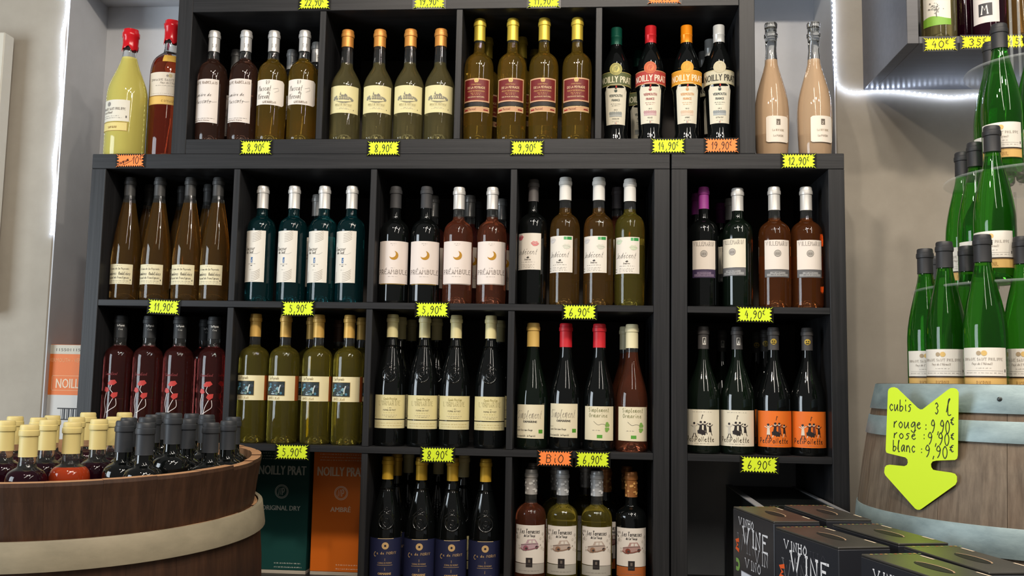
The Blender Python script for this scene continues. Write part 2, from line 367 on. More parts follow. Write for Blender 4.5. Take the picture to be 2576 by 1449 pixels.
# ------------------------------------------------------------------ LED strips
LEDC = (214, 228, 255)
led_me = lathe([(0, -.3), (.24, -.2), (.34, 0), (.24, .2), (0, .3)], mat(LEDC, .4, emit=25.), 8, close=False)
TUBE = mat((236, 240, 245), .12, alpha=.03)
def tube(P, r, m, segs=8):
    V = []; F = []; n = len(P)
    for i, p in enumerate(P):
        t = (Vector(P[min(i+1, n-1)])-Vector(P[max(i-1, 0)])).normalized(); a = Vector((0, 1, 0)); s = t.cross(a).normalized(); b = s.cross(t)
        for k in range(segs):
            q = Vector(p)+s*(r*math.cos(2*PI*k/segs))+b*(r*math.sin(2*PI*k/segs)); V.append(tuple(q))
    for i in range(n-1):
        for k in range(segs): F.append((i*segs+k, i*segs+(k+1) % segs, (i+1)*segs+(k+1) % segs, (i+1)*segs+k))
    F.append(tuple(range(segs))[::-1]); F.append(tuple((n-1)*segs+k for k in range(segs)))
    return mesh(V, F, m, smooth=True)
def led_strip(label, P, step):
    o = P[0]; t = tag(empty('led_strip', o), label, 'light strip'); L = [tuple(Vector(p)-Vector(o)) for p in P]
    link('tube', tube(L, .62, TUBE), t)
    acc = 0; last = Vector(L[0]); i = 0; k = 0
    for a, b in zip(L[:-1], L[1:]):
        a, b = Vector(a), Vector(b); d = (b-a).length; s = step-acc
        while s <= d:
            q = a+(b-a)*(s/d); ob = link('led', led_me, t, q*U); ob.rotation_euler = ((b-a).to_track_quat('Z', 'Y')).to_euler(); k += 1; s += step
        acc = d-(s-step)
    return t
P = []
for i in range(46):
    z = 127.5+i*1.75
    P.append((NL-.25+.35*math.sin(i*.35)+.2*math.sin(i*.9), WY-.75, z))
led_strip('white LED light strip running up the left edge of the niche', P, 1.2)
P = [tuple(onY(px, py, WY-.8)) for px, py in ((2096, -60), (2095, 0), (2097, 60), (2097, 120), (2100, 170), (2103, 198), (2108, 212), (2118, 222), (2132, 229), (2150, 233), (2180, 231), (2208, 228), (2240, 229), (2270, 231), (2310, 236), (2350, 240), (2390, 244), (2420, 243), (2440, 240), (2480, 240), (2530, 243), (2600, 246))]
led_strip('white LED light strip bending under the dark box shelf, right wall', P, 1.35)
# ================================================================== BOTTLES
def glassmat(rgb, t, ior=1.42, rough=.03): return mat(rgb, rough, trans=t, ior=ior, spec=.6)
G = {
 'black': mat((10, 12, 12), .04, spec=.7), 'bottlegreen': mat((12, 20, 14), .04, spec=.7), 'winered': mat((26, 14, 14), .04, spec=.7),
 'gold': glassmat((244, 198, 80), .945), 'pale': glassmat((240, 224, 150), .94), 'goldgreen': glassmat((226, 208, 90), .945), 'amber': glassmat((220, 164, 84), .95),
 'rose': glassmat((236, 138, 100), .95), 'deeprose': glassmat((206, 104, 98), .965), 'darkrose': glassmat((170, 120, 100), .95), 'blush': glassmat((255, 216, 174), .62),
 'teal': glassmat((36, 110, 118), .93), 'green': glassmat((60, 160, 40), .92), 'cloudy': glassmat((238, 226, 120), .5), 'clear': glassmat((235, 238, 236), .98),
 'magrose': glassmat((170, 70, 40), .88), 'orangered': glassmat((200, 72, 34), .5), 'purple': glassmat((70, 26, 46), .8), 'rosegold': glassmat((238, 138, 74), .95)}
def shoulder(shape, H, R, rn, zb, zn, zc):
    P = [(0, min(2.4, R*.6)), (R*.35, min(2.0, R*.5)), (R*.62, .7), (R*.8, .05), (R*.92, 0), (R*.985, .3), (R, .9)]
    if shape == 'bordeaux': K = [(0, 1), (.2, .985), (.4, .93), (.58, .82), (.72, .64), (.84, .4), (.93, .16), (1, .06)]
    elif shape == 'flute': K = [(0, 1), (.08, .985), (.2, .93), (.35, .81), (.5, .65), (.65, .46), (.8, .26), (.92, .1), (1, .03)]
    elif shape == 'burgundy': K = [(0, 1), (.1, .975), (.22, .9), (.36, .76), (.5, .57), (.64, .37), (.78, .2), (.9, .08), (1, .03)]
    elif shape == 'cognac': K = [(0, 1), (.12, .97), (.28, .88), (.45, .72), (.6, .53), (.75, .33), (.88, .15), (1, .05)]
    elif shape == 'vermouth':
        return [(0, 1.4), (R*.5, .6), (R*.78, 0), (R*.86, .3), (R*.84, 1.5), (R*.76, 2.6), (R*.78, 4), (R*.84, 8), (R*.9, zb-5.4), (R*.93, zb-4.4), (R, zb-4), (R*1.01, zb-2), (R, zb-.5), (R*.92, zb),
                (R*.88, zb+.6), (R*.86, zb+2), (R*.78, zb+(zn-zb)*.5), (R*.6, zb+(zn-zb)*.75), (rn+.3, zn-.4), (rn, zn+.6), (rn, H-.2)]
    elif shape == 'skittle':
        return [(0, 2.2), (R*.5, 1.2), (R*.8, 0), (R*.88, .3), (R*.9, 1.2), (R*.93, zb*.2), (R*.98, zb*.55), (R, zb*.8), (R*.99, zb), (R*.93, zb+(zn-zb)*.18), (R*.82, zb+(zn-zb)*.36), (R*.67, zb+(zn-zb)*.54),
                (R*.51, zb+(zn-zb)*.72), (R*.38, zb+(zn-zb)*.88), (rn+.05, zn), (rn-.15, zn+2), (rn, zc-.6), (rn+.25, zc-.3), (rn+.25, zc+.4), (rn, zc+.6), (rn, H-1.2)]
    P += [(R, zb*.5)]+[(rn+(R-rn)*k, zb+(zn-zb)*t) for t, k in K]
    P += [(rn, zn+(zc-zn)*.5), (rn, zc+.3), (rn, H-.3)]
    return P
class Kind: pass
def kind(shape, ref, R, ys, glass, capcol, cap='foil', rn=1.35, fill=None, labels=(), H=None, ribs=None, crest=None, capprint=None, capmetal=0., caprough=.45, segs=40):
    """ref=(px,Y,floor); ys=(top, cap bottom, neck/shoulder top, body top) in photo rows"""
    k = Kind(); px, Y, fl = ref; zc_ = lambda y: onY(px, y, Y-1.2).z-fl; zb_ = lambda y: onY(px, y, Y-R).z-fl
    k.X = onY(px, ys[0], Y).x; k.R = R; k.H = H or zc_(ys[0]); k.fl = fl
    zc, zn, zb = zc_(ys[1]), zc_(ys[2]), zb_(ys[3])
    if H: d = H-zc_(ys[0]); zc += d
    k.prof = shoulder(shape, k.H, R, rn, zb, zn, zc)
    view = math.atan2(CAM.x-k.X, Y-CAM.y)
    zf = fill if fill is not None else zc-2.
    pr = []
    for i, (r, z) in enumerate(k.prof):
        if i and k.prof[i-1][1] < zf < z:
            r0, z0 = k.prof[i-1]; t = (zf-z0)/(z-z0); pr.append((r0+(r-r0)*t, zf, 1)); pr.append((r, z, 1)); continue
        pr.append((r, z, 1 if z > zf and i > 4 else 0))
    gm = [G[glass], G['clear'] if glass not in ('black', 'bottlegreen', 'winered', 'green', 'teal') else G[glass]]
    k.parts = [('glass', lathe(pr, gm, 96 if ribs else segs, ribs=ribs), None, [])]
    # capsule
    cm = mat(capcol, caprough, capmetal, spec=.5); h = k.H; r = rn+.1
    if cap == 'wax':
        rnd = random.Random(int(px)); n = 16; rows = [(r+.18, zc), (r+.3, zc+.3), (r+.16, zc+1.2), (r+.2, h-2.6), (r+.42, h-2.3), (r+.4, h-1.3), (r+.16, h-1.), (r+.12, h-.3), (r*.6, h), (0, h)]
        me = lathe(rows, cm, n*2, close=False)
        for v in me.vertices:
            a = math.atan2(v.co.x, -v.co.y); zz = v.co.z/U
            if abs(zz-zc) < .35: v.co.z += U*(.5*math.sin(3*a+px)+.3*math.sin(7*a))
            v.co.x *= 1+.03*math.sin(5*a+zz*2); v.co.y *= 1+.03*math.sin(5*a+zz*2)
        k.parts.append(('wax_seal', me, None, []))
    elif cap == 'stopper':
        k.parts.append(('glass_stopper', lathe([(0, h-2.4), (rn*.7, h-2.4), (rn*.75, h-1.5), (rn+.12, h-1.3), (rn+.2, h-.4), (rn, h), (0, h)], G['clear'], 20, close=False), None, []))
    elif cap == 'screw':
        k.parts.append(('cap', lathe([(r, zc), (r, zc+1.9), (r+.06, zc+2.), (r+.06, zc+2.15), (r, zc+2.25), (r, h-.25), (r-.1, h-.05), (0, h)], cm, 28, close=False), None, []))
    else:
        rt = r-.02
        me = lathe([(r+.02, zc), (r, zc+.1), (rt, h-2.1), (rt, h-2.0), (rt+.16, h-1.9), (rt+.19, h-1.5), (rt+.15, h-1.), (rt+.04, h-.9), (rt+.02, h-.25), (rt-.12, h), (0, h)], cm, 28, close=False)
        ch = []
        if capprint: ch.append(('cap_print', bake(capprint(zc, h), lambda x, z, o: ((r+o)*math.sin(x/r+view), -(r+o)*math.cos(x/r+view), z), .4, .03)))
        k.parts.append(('capsule', me, None, ch))
    def rad(z):
        P = k.prof
        for a, b in zip(P[4:-1], P[5:]):
            if a[1] <= z <= b[1] and b[1] > a[1]: return a[0]+(b[0]-a[0])*(z-a[1])/(b[1]-a[1])
        return R
    for L in labels:
        nm, y0, y1, aL, aR, col, fn = L[:7]; opt = L[7] if len(L) > 7 else {}
        z1, z0 = (zb_(y0), zb_(y1)) if not opt.get('cm') else (y1, y0)
        ac = math.radians((aL+aR)/2)+view; Wd = R*math.radians(aR-aL); Hh = z1-z0
        def mp(x, z, o, ac=ac, z0=z0):
            rr = rad(z0+z) if opt.get('follow') else R
            return ((rr+o)*math.sin(ac+x/R), -(rr+o)*math.cos(ac+x/R), z0+z)
        top = opt.get('top') or (lambda t, Hh=Hh: Hh); bot = opt.get('bot') or (lambda t: 0)
        rows = 1 if not opt.get('follow') else 5
        P = []
        for j in range(rows): P += field(-Wd/2, Wd/2, lambda t, j=j: bot(t)+(top(t)-bot(t))*j/rows, lambda t, j=j: bot(t)+(top(t)-bot(t))*(j+1)/rows, col, 0)
        me = bake(P, mp, opt.get('rough', .55))
        ch = []
        if fn:
            pl = fn(Wd, Hh)
            if pl: ch.append(('lettering', bake(pl, mp, .5, metal=opt.get('metal', ()))))
        k.parts.append((nm, me, opt.get('label'), ch))
    if crest:
        zc0, rr0 = zb_(crest[0]), crest[1]; ca = view+math.radians(crest[2])
        def cmap(x, z, o): r_ = rad(z)+o; return (r_*math.sin(ca+x/R*1.1), -r_*math.cos(ca+x/R*1.1), z)
        V = []; F = []
        def ridge(P, w_, hh):
            b = len(V)
            for i, p in enumerate(P):
                a = P[max(i-1, 0)]; c = P[min(i+1, len(P)-1)]; dx, dy = c[0]-a[0], c[1]-a[1]; l = math.hypot(dx, dy) or 1; nx, ny = -dy/l*w_/2, dx/l*w_/2
                V.extend([cmap(p[0]+nx, p[1]+ny, -.02), cmap(p[0], p[1], hh), cmap(p[0]-nx, p[1]-ny, -.02)])
            for i in range(len(P)-1):
                for q in (0, 1): F.append((b+i*3+q+1, b+i*3+4+q, b+i*3+3+q, b+i*3+q))
        circ = lambda x, z, r_, n=24, a=0, e=2*PI: [(x+r_*math.cos(a+(e-a)*i/n), z+r_*math.sin(a+(e-a)*i/n)) for i in range(n+1)]
        ridge(circ(0, zc0, rr0), .42, .24); ridge(circ(0, zc0+.1, rr0*.3), .28, .2)
        for s in (-1, 1):
            ridge([(0, zc0-rr0*.75), (s*rr0*.5, zc0-rr0*.3), (s*rr0*.35, zc0+rr0*.4)], .28, .2); ridge([(s*rr0*.15, zc0+rr0*.5), (s*rr0*.7, zc0+rr0*.1)], .26, .18)
            ridge([(0, zc0+rr0+.1), (s*rr0*.5, zc0+rr0+.7), (s*rr0*1.1, zc0+rr0*.8)], .3, .2)
            ridge(circ(s*.45, zc0+rr0+1.0, .25, 10), .2, .2)
        ridge(circ(0, zc0+rr0+1.15, .3, 10), .2, .2)
        V2 = []
        k.parts.append(('embossed_crest', mesh(V, F, G[glass], smooth=True), None, []))
        zk = zb_(crest[3]); rk = rad(zk)
        k.parts.append(('neck_ring', lathe([(rk+.0, zk-.5), (rk+.14, zk-.3), (rk+.02, zk), (rk+.12, zk+.3), (rk-.02, zk+.5)], G[glass], 28, close=False), None, []))
    return k
NB = 0
def put(k, X, Y, z, label, group, rot=0., small=False):
    global NB; NB += 1
    t = tag(empty('wine_bottle', (X, Y, z), (0, 0, rot)), label, 'bottle', group)
    for nm, me, lb, ch in k.parts:
        o = link(nm, me, t)
        if lb: o['label'] = lb
        for cn, cm_ in ch: link(cn, cm_, o)
    return t
ORD = ('first', 'second', 'third', 'fourth')
def row(ks, pxs, tops, floor, Y, where, desc, group, jit=.03):
    """four front bottles of a bay"""
    rnd = random.Random(int(pxs[0]))
    for i, (k, px) in enumerate(zip(ks, pxs)):
        Yk = Y[i] if isinstance(Y, (list, tuple)) else Y
        X = onY(px, tops[i] if isinstance(tops, (list, tuple)) else tops, Yk).x
        d = desc[i] if isinstance(desc, (list, tuple)) else desc
        put(k, X, Yk, floor, f'{d}, {ORD[i]} from left in {where}', group, rnd.uniform(-jit, jit))
def rear(k, px, py, floor, Y, label, group, rot=.3):
    put(k, onY(px, py, Y).x, Y, floor, label, group, rot)
INK = (70, 66, 62); GRY = (140, 136, 132); GOLD = (190, 150, 70); BRN = (96, 70, 44)
# ---------------- top row, bay 1
def L_cave(W, H): return hand('CAVE RABELAIS', -W/2+.1, H-1.25, .62, BRN, .09, W*.94, serif=True)+hand('Lumière de', -W/2+.15, H*.6, .8, INK, .07, W*.72, .35)+hand('Muscats', -W/2+.5, H*.44, .95, INK, .07, W*.66, .35)+\
    tiny(-W/2+.3, W/2-.8, .95, INK)+hand('Muscat Petits Grains', -W/2+.1, .35, .34, BRN, .05, W*.7)+ribbon([(-W*.05, H*.5), (W*.3, H*.47), (W*.45, H*.49)], .05, INK)
def L_musc(W, H):
    return hand('R', -.9, H-1.45, .95, INK, .07, .45, -.1)+hand('P', -.3, H-1.4, .9, INK, .07, .4)+hand('Muscat', -W/2+.9, H-3.1, 1.35, INK, .09, 3.6, .3)+hand('de', -.6, H-3.95, .8, INK, .07, .8, .3)+hand('Mireval', -W/2+.7, H-5.2, 1.35, INK, .09, 3.6, .35)+\
        ribbon([(1.0, H-2.6), (2.2, H-2.2), (2.4, H-2.9), (1.3, H-3.5)], .05, INK)+ribbon([(-1.4, H-5.6), (.6, H-5.62)], .03, GRY)+tiny(-1.3, 1.1, H-6.0, GRY)+tiny(-1.5, 1.2, H-6.35, GRY)+hand('CAVE RABELAIS', -1.7, .55, .48, BRN, .07, 3.5, serif=True)
capR = lambda zc, h: hand('R', -.5, zc+.8, 1.1, (120, 118, 116), .1, .8, -.1)+hand('P', .3, zc+.8, 1.1, (120, 118, 116), .1, .4)
SILV = (205, 203, 200)
kA = kind('bordeaux', (541, 5, F1), 3.75, (76, 129, 150, 190), 'darkrose', SILV, labels=[('paper_label', 198, 307, -78, 26, (226, 216, 208), L_cave, dict(bot=lambda t: .12-.25*t)), ('back_label', 225, 330, 120, 215, (206, 128, 62), None)], capprint=capR, capmetal=.5, caprough=.35)
kB = kind('bordeaux', (690, 5, F1), 3.75, (76, 129, 150, 190), 'gold', SILV, labels=[('paper_label', 198, 264, -72, 54, (232, 224, 214), L_musc, dict(bot=lambda t: .25+.0*t-.25*t if t < .93 else .55*(t-.93)/.07, top=lambda t, H=6.9: 6.75 if t < .93 else 6.75-.6*(t-.93)/.07)), ('back_label', 225, 330, 130, 215, (224, 170, 40), None)], capprint=capR, capmetal=.5, caprough=.35)
row([kA, kA, kB, kB], (541, 621, 691, 768), 76, F1, 5, 'the top left bay', ['silver-capped rosé with tall white label']*2+['silver-capped golden muscat with wide white label']*2, 'silver-capped bottles in the top left bay')
rear(kA, 596, 133, F1, 19, 'silver-capped bottle behind the second rosé in the top left bay', 'silver-capped bottles in the top left bay')
rear(kB, 736, 133, F1, 19, 'silver-capped bottle behind, between the two golden muscats, top left bay', 'silver-capped bottles in the top left bay')
rear(kB, 799, 104, F1, 13.5, 'silver-capped bottle half hidden at the right end, top left bay', 'silver-capped bottles in the top left bay')
# ---------------- top row, bay 2
def L_chat(W, H):
    c = (128, 124, 108); o = []
    for x, w_, h_ in ((-1.1, .5, 1.0), (-.55, .6, 1.3), (.1, .9, 1.15), (1.0, .5, .85)): o += rect(x, x+w_, 3.4, 3.4+h_, c)
    o += fill([(-.95, 4.6), (-.7, 5.5), (-.5, 4.6)], c)+fill([(.05, 4.5), (.5, 5.0), (1.05, 4.5)], (120, 116, 104))
    for i in range(5): o += rect(-.9+i*.5, -.75+i*.5, 3.7, 4.2, (214, 206, 158), 3)
    for x, z, r in ((-2.2, 3.9, .45), (-1.8, 4.2, .35), (-1.6, 3.6, .4), (2., 3.7, .4), (2.3, 3.4, .45), (1.7, 3.9, .3), (-2.4, 3.5, .35)): o += disc(x, z, r*.8, (134, 132, 116), 2, 9)
    for q in range(7): o += ribbon([(-2.0+q*.2, 3.1-.08*q), (0, 2.9-.05*q), (2.3-q*.22, 3.1-.07*q)], .035, (130, 126, 108))
    return o+tiny(-.4, .9, 2.5, GRY)+hand('MUSCAT DE FRONTIGNAN', -2.1, 1.85, .5, (150, 140, 100), .05, 4.3, serif=True)+ribbon([(-1.9, 1.65), (2.1, 1.65)], .03, GRY)+tiny(-.9, 1.3, 1.2, GRY, .1)+tiny(-1.6, 2, .95, GRY, .1)+rect(2.65, 2.8, .7, 1.0, INK)
kC = kind('cognac', (957, 5, F1), 3.85, (73, 117, 165, 212), 'pale', (206, 140, 66), rn=1.45, fill=21., labels=[('paper_label', 214.5, 283, -72, 56, (222, 212, 160), L_chat)], ribs=lambda z, a: 1-.022*(1-math.cos(20*a))/2*(1 if z < 6.6 else 0), capmetal=.35, caprough=.4)
row([kC]*4, (876, 957, 1034, 1110), 73, F1, 5, 'the second top bay', 'orange-capped fluted bottle with cream chateau label', 'orange-capped bottles in the second top bay')
# ---------------- top row, bay 3
def L_peyr(W, H):
    g = (214, 168, 98); o = rect(-W/2+.25, W/2-.25, .35, H-.35, (112, 28, 28))+frame2(-W/2, W/2, 0, H, .28, (206, 160, 130))+frame2(-W/2+.28, W/2-.28, .28, H-.28, .06, g, 3)
    o += disc(.1, H-.55, .55, (230, 196, 120), 4, 12)+rect(-.3, .5, H-1.1, H-.55, (230, 196, 120), 4)
    for i in range(4): o += rect(-.22+i*.19, -.16+i*.19, H-1.05, H-.35, (120, 40, 30), 5, 1)
    return o+sans('CHATEAU', 0, H-1.75, .32, g, 2.4, 4)+sans('DE LA PEYRADE', 0, H-2.7, .62, (236, 208, 160), 4.6, 4)+sans('MUSCAT DE FRONTIGNAN', 0, H-3.5, .42, g, 4.4, 4)+tiny(-1.3, 1.4, H-3.95, g, layer=4)+tiny(-1.0, 1.2, H-4.3, g, layer=4)+sans('VIN DOUX NATUREL', 0, H-5.0, .38, (236, 208, 160), 4.4, 4)
def L_band(W, H): return frame2(-W/2, W/2, 0, H, .14, (222, 190, 140))+hand('Muscat', -W/2+1.9, .5, .55, (120, 60, 40), .07, 2.0)+rect(-W/2+.4, -W/2+1.6, .45, .8, (150, 30, 30))+rect(W/2-1.7, W/2-.4, .45, .8, (130, 30, 30))
kD = kind('bordeaux', (1291, 5, F1), 3.75, (45, 101, 130, 166), 'gold', (214, 186, 70), fill=26, labels=[('paper_label', 196, 255, -64, 50, (128, 44, 36), L_peyr), ('dark_band', 256, 266, -64, 50, (30, 24, 20), None), ('lower_band', 267.5, 281, -64, 50, (196, 150, 110), L_band), ('back_label', 220, 300, 130, 220, (150, 110, 60), None)], capmetal=.45, caprough=.38)
row([kD]*4, (1208, 1291, 1370, 1453), (45, 45, 43, 42), F1, 5, 'the third top bay', 'gold-capped muscat with dark red label', 'gold-capped muscats in the third top bay')
rear(kD, 1227, 92, F1, 18, 'gold-capped muscat in the second rank, right of the first, third top bay', 'gold-capped muscats in the third top bay')
rear(kD, 1313, 100, F1, 18, 'gold-capped muscat in the second rank, right of the second, third top bay', 'gold-capped muscats in the third top bay')
rear(kD, 1347, 113, F1, 27.5, 'gold-capped muscat farthest back in the third top bay', 'gold-capped muscats in the third top bay')
# ---------------- top row, bay 4: vermouths
def verm(col, txt, tcol, med, bodyc, last, px):
    dk = (44, 46, 40)
    def band(W, H): return sans('NOILLY PRAT', 0, .75, 1.75, txt, W*.82, 2, .05)+rect(-W/2, W/2, 0, .22, tcol)+rect(-W/2, W/2, H-.22, H, tcol)
    def medal(W, H):
        c = W/2; return disc(0, H/2, 1.55, med, 0, 22)+ring(0, H/2, 1.3, .12, col, 2, 20)+ring(0, H/2, 1.02, .1, col, 2, 20)+hand('NP', -.6, H/2-.6, 1.2, col, .14, 1.2)
    def main(W, H):
        return disc(0, H-1.3, .42, bodyc, 2, 12)+fill([(-.3, H-1.0), (0, H-.2), (.3, H-1.0)], bodyc)+rect(-.05, .3, H-.6, H-.1, (190, 60, 50), 3)+sans('VERMOUTH', 0, H-2.85, .72, bodyc, 3.7, 2, .03)+sans('FRANCE', 0, H-3.95, .62, bodyc, 2.3, 2, .03)+\
            tiny(-1.4, 1.5, H-4.7, bodyc)+tiny(-1.1, 1.1, H-5.15, bodyc)+sans('1813', 0, H-6.3, .35, dk, 1.0)+rect(-1.9, 1.9, 2.0, 2.9, tuple(int(v*.35+150) for v in bodyc), 2)+\
            sum([disc(x, 2.9, .38, tuple(int(v*.45+120) for v in bodyc), 3, 8) for x in (-1.6, -1.0, -.4, .3, .9, 1.5)], [])+sans(last, 0, 1.25, .4, dk, 2.2 if len(last) > 5 else 1.4)+tiny(-1, 1, .7, GRY)+rect(-.22, -.08, .1, .55, (60, 60, 120))+rect(.08, .22, .1, .55, (180, 40, 40))
    return [('neck_band', 176, 211, -82, 84, col, band), ('medallion', 152, 187, -36, 36, med, lambda W, H: [(p, c, l+3) for p, c, l in medal(W, H)], dict(bot=lambda t: 1.75, top=lambda t: 1.76)),
            ('paper_label', 211, 308, -50, 50, (222, 216, 196), main, dict(follow=True, top=lambda t: 10.15-3.2*max(0, abs(t-.5)*2-.35)**2*1.2))]
VG = []
for cap, band, txt, tc, med, bc, last in (((14, 78, 62), (92, 100, 62), (226, 220, 190), (150, 140, 80), (206, 196, 110), (60, 72, 64), 'ORIGINAL DRY'), ((196, 34, 40), (172, 58, 50), (240, 220, 200), (190, 130, 90), (222, 120, 70), (150, 60, 64), 'ROUGE'),
        ((240, 140, 20), (214, 148, 40), (250, 226, 190), (230, 170, 60), (230, 168, 50), (206, 150, 90), 'AMBRÉ'), ((206, 208, 206), (200, 194, 168), (60, 58, 50), (190, 180, 140), (196, 184, 150), (52, 66, 68), 'EXTRA DRY')):
    VG.append(kind('vermouth', (1637, 6, F1), 3.75, (46, 90, 116, 176), 'black', cap, 'screw', rn=1.35, H=30.6, labels=verm(band, txt, tc, med, bc, last, 0), capmetal=.3, caprough=.3))
row(VG, (1551, 1637, 1727, 1808), (52, 46, 44, 44), F1, (7, 6, 6, 6), 'the last top bay', ['black vermouth bottle with green cap', 'black vermouth bottle with red cap', 'black vermouth bottle with orange cap', 'black vermouth bottle with white cap'], 'vermouth bottles in the last top bay')
rear(VG[3], 1786, 84, F1, 16, 'white-capped vermouth just behind the fourth one, last top bay', 'vermouth bottles in the last top bay')
rear(VG[3], 1770, 112, F1, 25, 'white-capped vermouth farthest back in the last top bay', 'vermouth bottles in the last top bay')
rear(VG[0], 1605, 118, F1, 24, 'green-capped vermouth in the shade behind the red-capped one', 'vermouth bottles in the last top bay')
# ---------------- magnums left
DSP = lambda W, H: disc(0, H-.9, .5, (196, 176, 130), 2, 10)+disc(-.7, H-.95, .32, (150, 140, 130), 2, 9)+hand('DOMAINE SAINT PHILIPPE', -W*.42, H-2.3, .5, (110, 104, 100), .07, W*.84, serif=True)+hand("Pays de l'Hérault", -W*.2, H-3.1, .5, (120, 112, 104), .05, W*.4, .3)+tiny(-W*.3, W*.3, H-3.7, GRY)+tiny(-W*.4, W*.38, .45, GRY, .1)+rect(W/2-.35, W/2-.15, .7, 1.1, INK)
CIN = lambda t: (lambda W, H: frame2(-W/2, W/2, 0, H, .1, (170, 130, 60))+hand(t, -W*.16, H*.3, .42*H/1.9, (140, 104, 50), .07, W*.34, serif=True))
RED = (196, 24, 34)
kY = kind('burgundy', (322, 6, W_), 5.1, (70, 123, 136, 232), 'cloudy', RED, 'wax', rn=1.7, fill=27.2, labels=[('paper_label', 250, 304, -84, 8, (222, 216, 200), lambda W, H: disc(-1.5, H-1.1, .6, GRY, 2, 10)+hand('DOMAINE SAINT PHILIPPE', -W/2+.2, H-2.7, .6, (110, 104, 100), .08, W*.86, serif=True)+hand("Pays de l'Hérault", -W/2+.6, H-3.6, .55, (120, 112, 104), .06, W*.4, .3)+tiny(-W/2+.4, W*.2, 1.3, GRY)+tiny(-W/2+.3, W*.3, .8, GRY)+rect(W/2-.9, W/2-.6, .9, 1.5, INK)), ('gold_band', 306, 328, -84, 4, (222, 204, 130), CIN('SAUVIGNON'))], caprough=.2)
put(kY, 5.2, 6., W_, 'yellow magnum with red wax cap, left end of the ledge', 'magnums on the left of the ledge')
kR = kind('bordeaux', (423, 8, W_), 4.95, (41, 99, 124, 176), 'magrose', RED, 'wax', rn=1.6, fill=27.6, labels=[('paper_label', 175, 234, -70, 74, (220, 208, 190), DSP), ('gold_band', 235, 257, -70, 74, (222, 182, 96), CIN('CINSAULT')), ('neck_wine_patch', 26.2, 28.2, -25, 25, (214, 170, 70), None, dict(cm=True, follow=True))], caprough=.2)  # amber patch added on the neck for the wine seen through the glass
put(kR, 14.6, 9.8, W_, 'dark rosé magnum with red wax cap beside the upper unit', 'magnums on the left of the ledge')
kR2 = kind('bordeaux', (423, 8, W_), 4.6, (60, 112, 134, 182), 'magrose', (140, 20, 60), 'wax', rn=1.5, fill=25)
put(kR2, 12.2, 24.5, W_, 'wax-capped bottle half hidden behind the rosé magnum', 'magnums on the left of the ledge')
# ---------------- pale rosé right
def L_sq(W, H): return rect(-.5, .5, H-2.1, H-.6, (110, 100, 88))+hand('Z', -.3, H-1.9, 1.1, (220, 210, 196), .14, .6)+hand('LA RIVIERE', -1.5, H-3.6, .42, (150, 130, 104), .07, 3.0, serif=True)+hand('LA PINEDE', -1.3, H-5.0, .4, (120, 100, 80), .07, 2.6, serif=True)
rnd_ = lambda H: dict(top=lambda t: H-.35*max(0, abs(t-.5)*2-.85)/.15, bot=lambda t: .35*max(0, abs(t-.5)*2-.85)/.15)
kP = kind('skittle', (1939, 7, W_), 4.25, (55, 88, 145, 266), 'blush', SILV, 'stopper', rn=1.45, fill=25.6, labels=[('paper_label', 293, 357, -18, 62, (232, 222, 208), L_sq, rnd_(6.6)), ('back_label', 318, 372, 125, 235, (240, 150, 84), None)])
put(kP, onY(1939, 70, 7).x, 7, W_, 'pale rosé bottle with glass stopper, left one of the right pair', 'pale rosé bottles on the right ledge')
put(kP, onY(2047, 70, 7).x-.1, 7, W_, 'pale rosé bottle with glass stopper, nearest the right niche edge', 'pale rosé bottles on the right ledge', .05)
# ---------------- second row
def L_oub(W, H): return tiny(-.9, .9, H-.45, GRY, .1)+hand('Château de la Peyrade', -W/2+.5, H-1.4, .5, INK, .05, W*.8, .3)+hand('Lumières', -W/2+.2, H-2.75, .75, INK, .09, W*.4, .05)+hand('Oubliées', 0.05, H-2.75, .75, INK, .09, W*.42, .05)+hand('Muscat de Frontignan', -W/2+.3, H-3.7, .55, INK, .06, W*.84, .3)+tiny(-W/2+.5, W/2-.9, .75, GRY)+tiny(-W/2+.3, W/2-.3, .35, GRY, .1)+rect(W/2-.6, W/2-.4, .9, 1.3, INK)
CHAR = (62, 62, 62)
kF = kind('flute', (482, 6, F2), 3.6, (431, 486, 490, 655), 'amber', CHAR, rn=1.3, fill=25.6, H=32.4, labels=[('paper_label', 665.5, 716, -80, 30, (226, 216, 180), L_oub), ('back_label', 676, 722, 140, 230, (226, 170, 40), None)])
row([kF]*4, (330, 405, 482, 552), 432, F2, 6, 'the left bay, second row', 'slender flute bottle with charcoal capsule', 'flute bottles in the second-row left bay')
for px, Y, d in ((380, 15, 'between the first and second'), (462, 17, 'between the second and third'), (528, 14.5, 'between the third and fourth')):
    rear(kF, px, 445, F2, Y, f'slender flute bottle behind, {d}, second-row left bay', 'flute bottles in the second-row left bay')
def L_dou(W, H):
    o = []
    for j in range(6):
        for b0, sg in ((H-.6, 1), (2.6, 1)):
            o += ribbon([(-W/2+.15+.18*i, b0-.42*j+.28*math.sin(i*.34-1.1)) for i in range(6)], .07, (176, 166, 152))+ribbon([(-.2+.24*i, b0-.15-.42*j+.05*i*i*.22) for i in range(10 if W > 4 else 8)], .07, (160, 150, 138))
    return o+hand('Douceur', -W/2+.5, H*.62, .95, INK, .07, 3.1, .35)+hand('du Sud', -W/2+.9, H*.555, .8, INK, .07, 2.3, .35)+ribbon([(-.6, H*.55), (1., H*.545), (1.8, H*.58)], .04, GRY)+rect(-.45, .05, H*.375, H*.48, (30, 92, 150))+hand('l', -.32, H*.39, .8, (230, 230, 230), .07, layer=3)+tiny(-1.1, .9, H*.345, GRY)+rect(-.5, .0, H*.31, H*.325, INK)+tiny(-.7, .4, H*.24, GRY, .08)
WHC = (214, 212, 208)
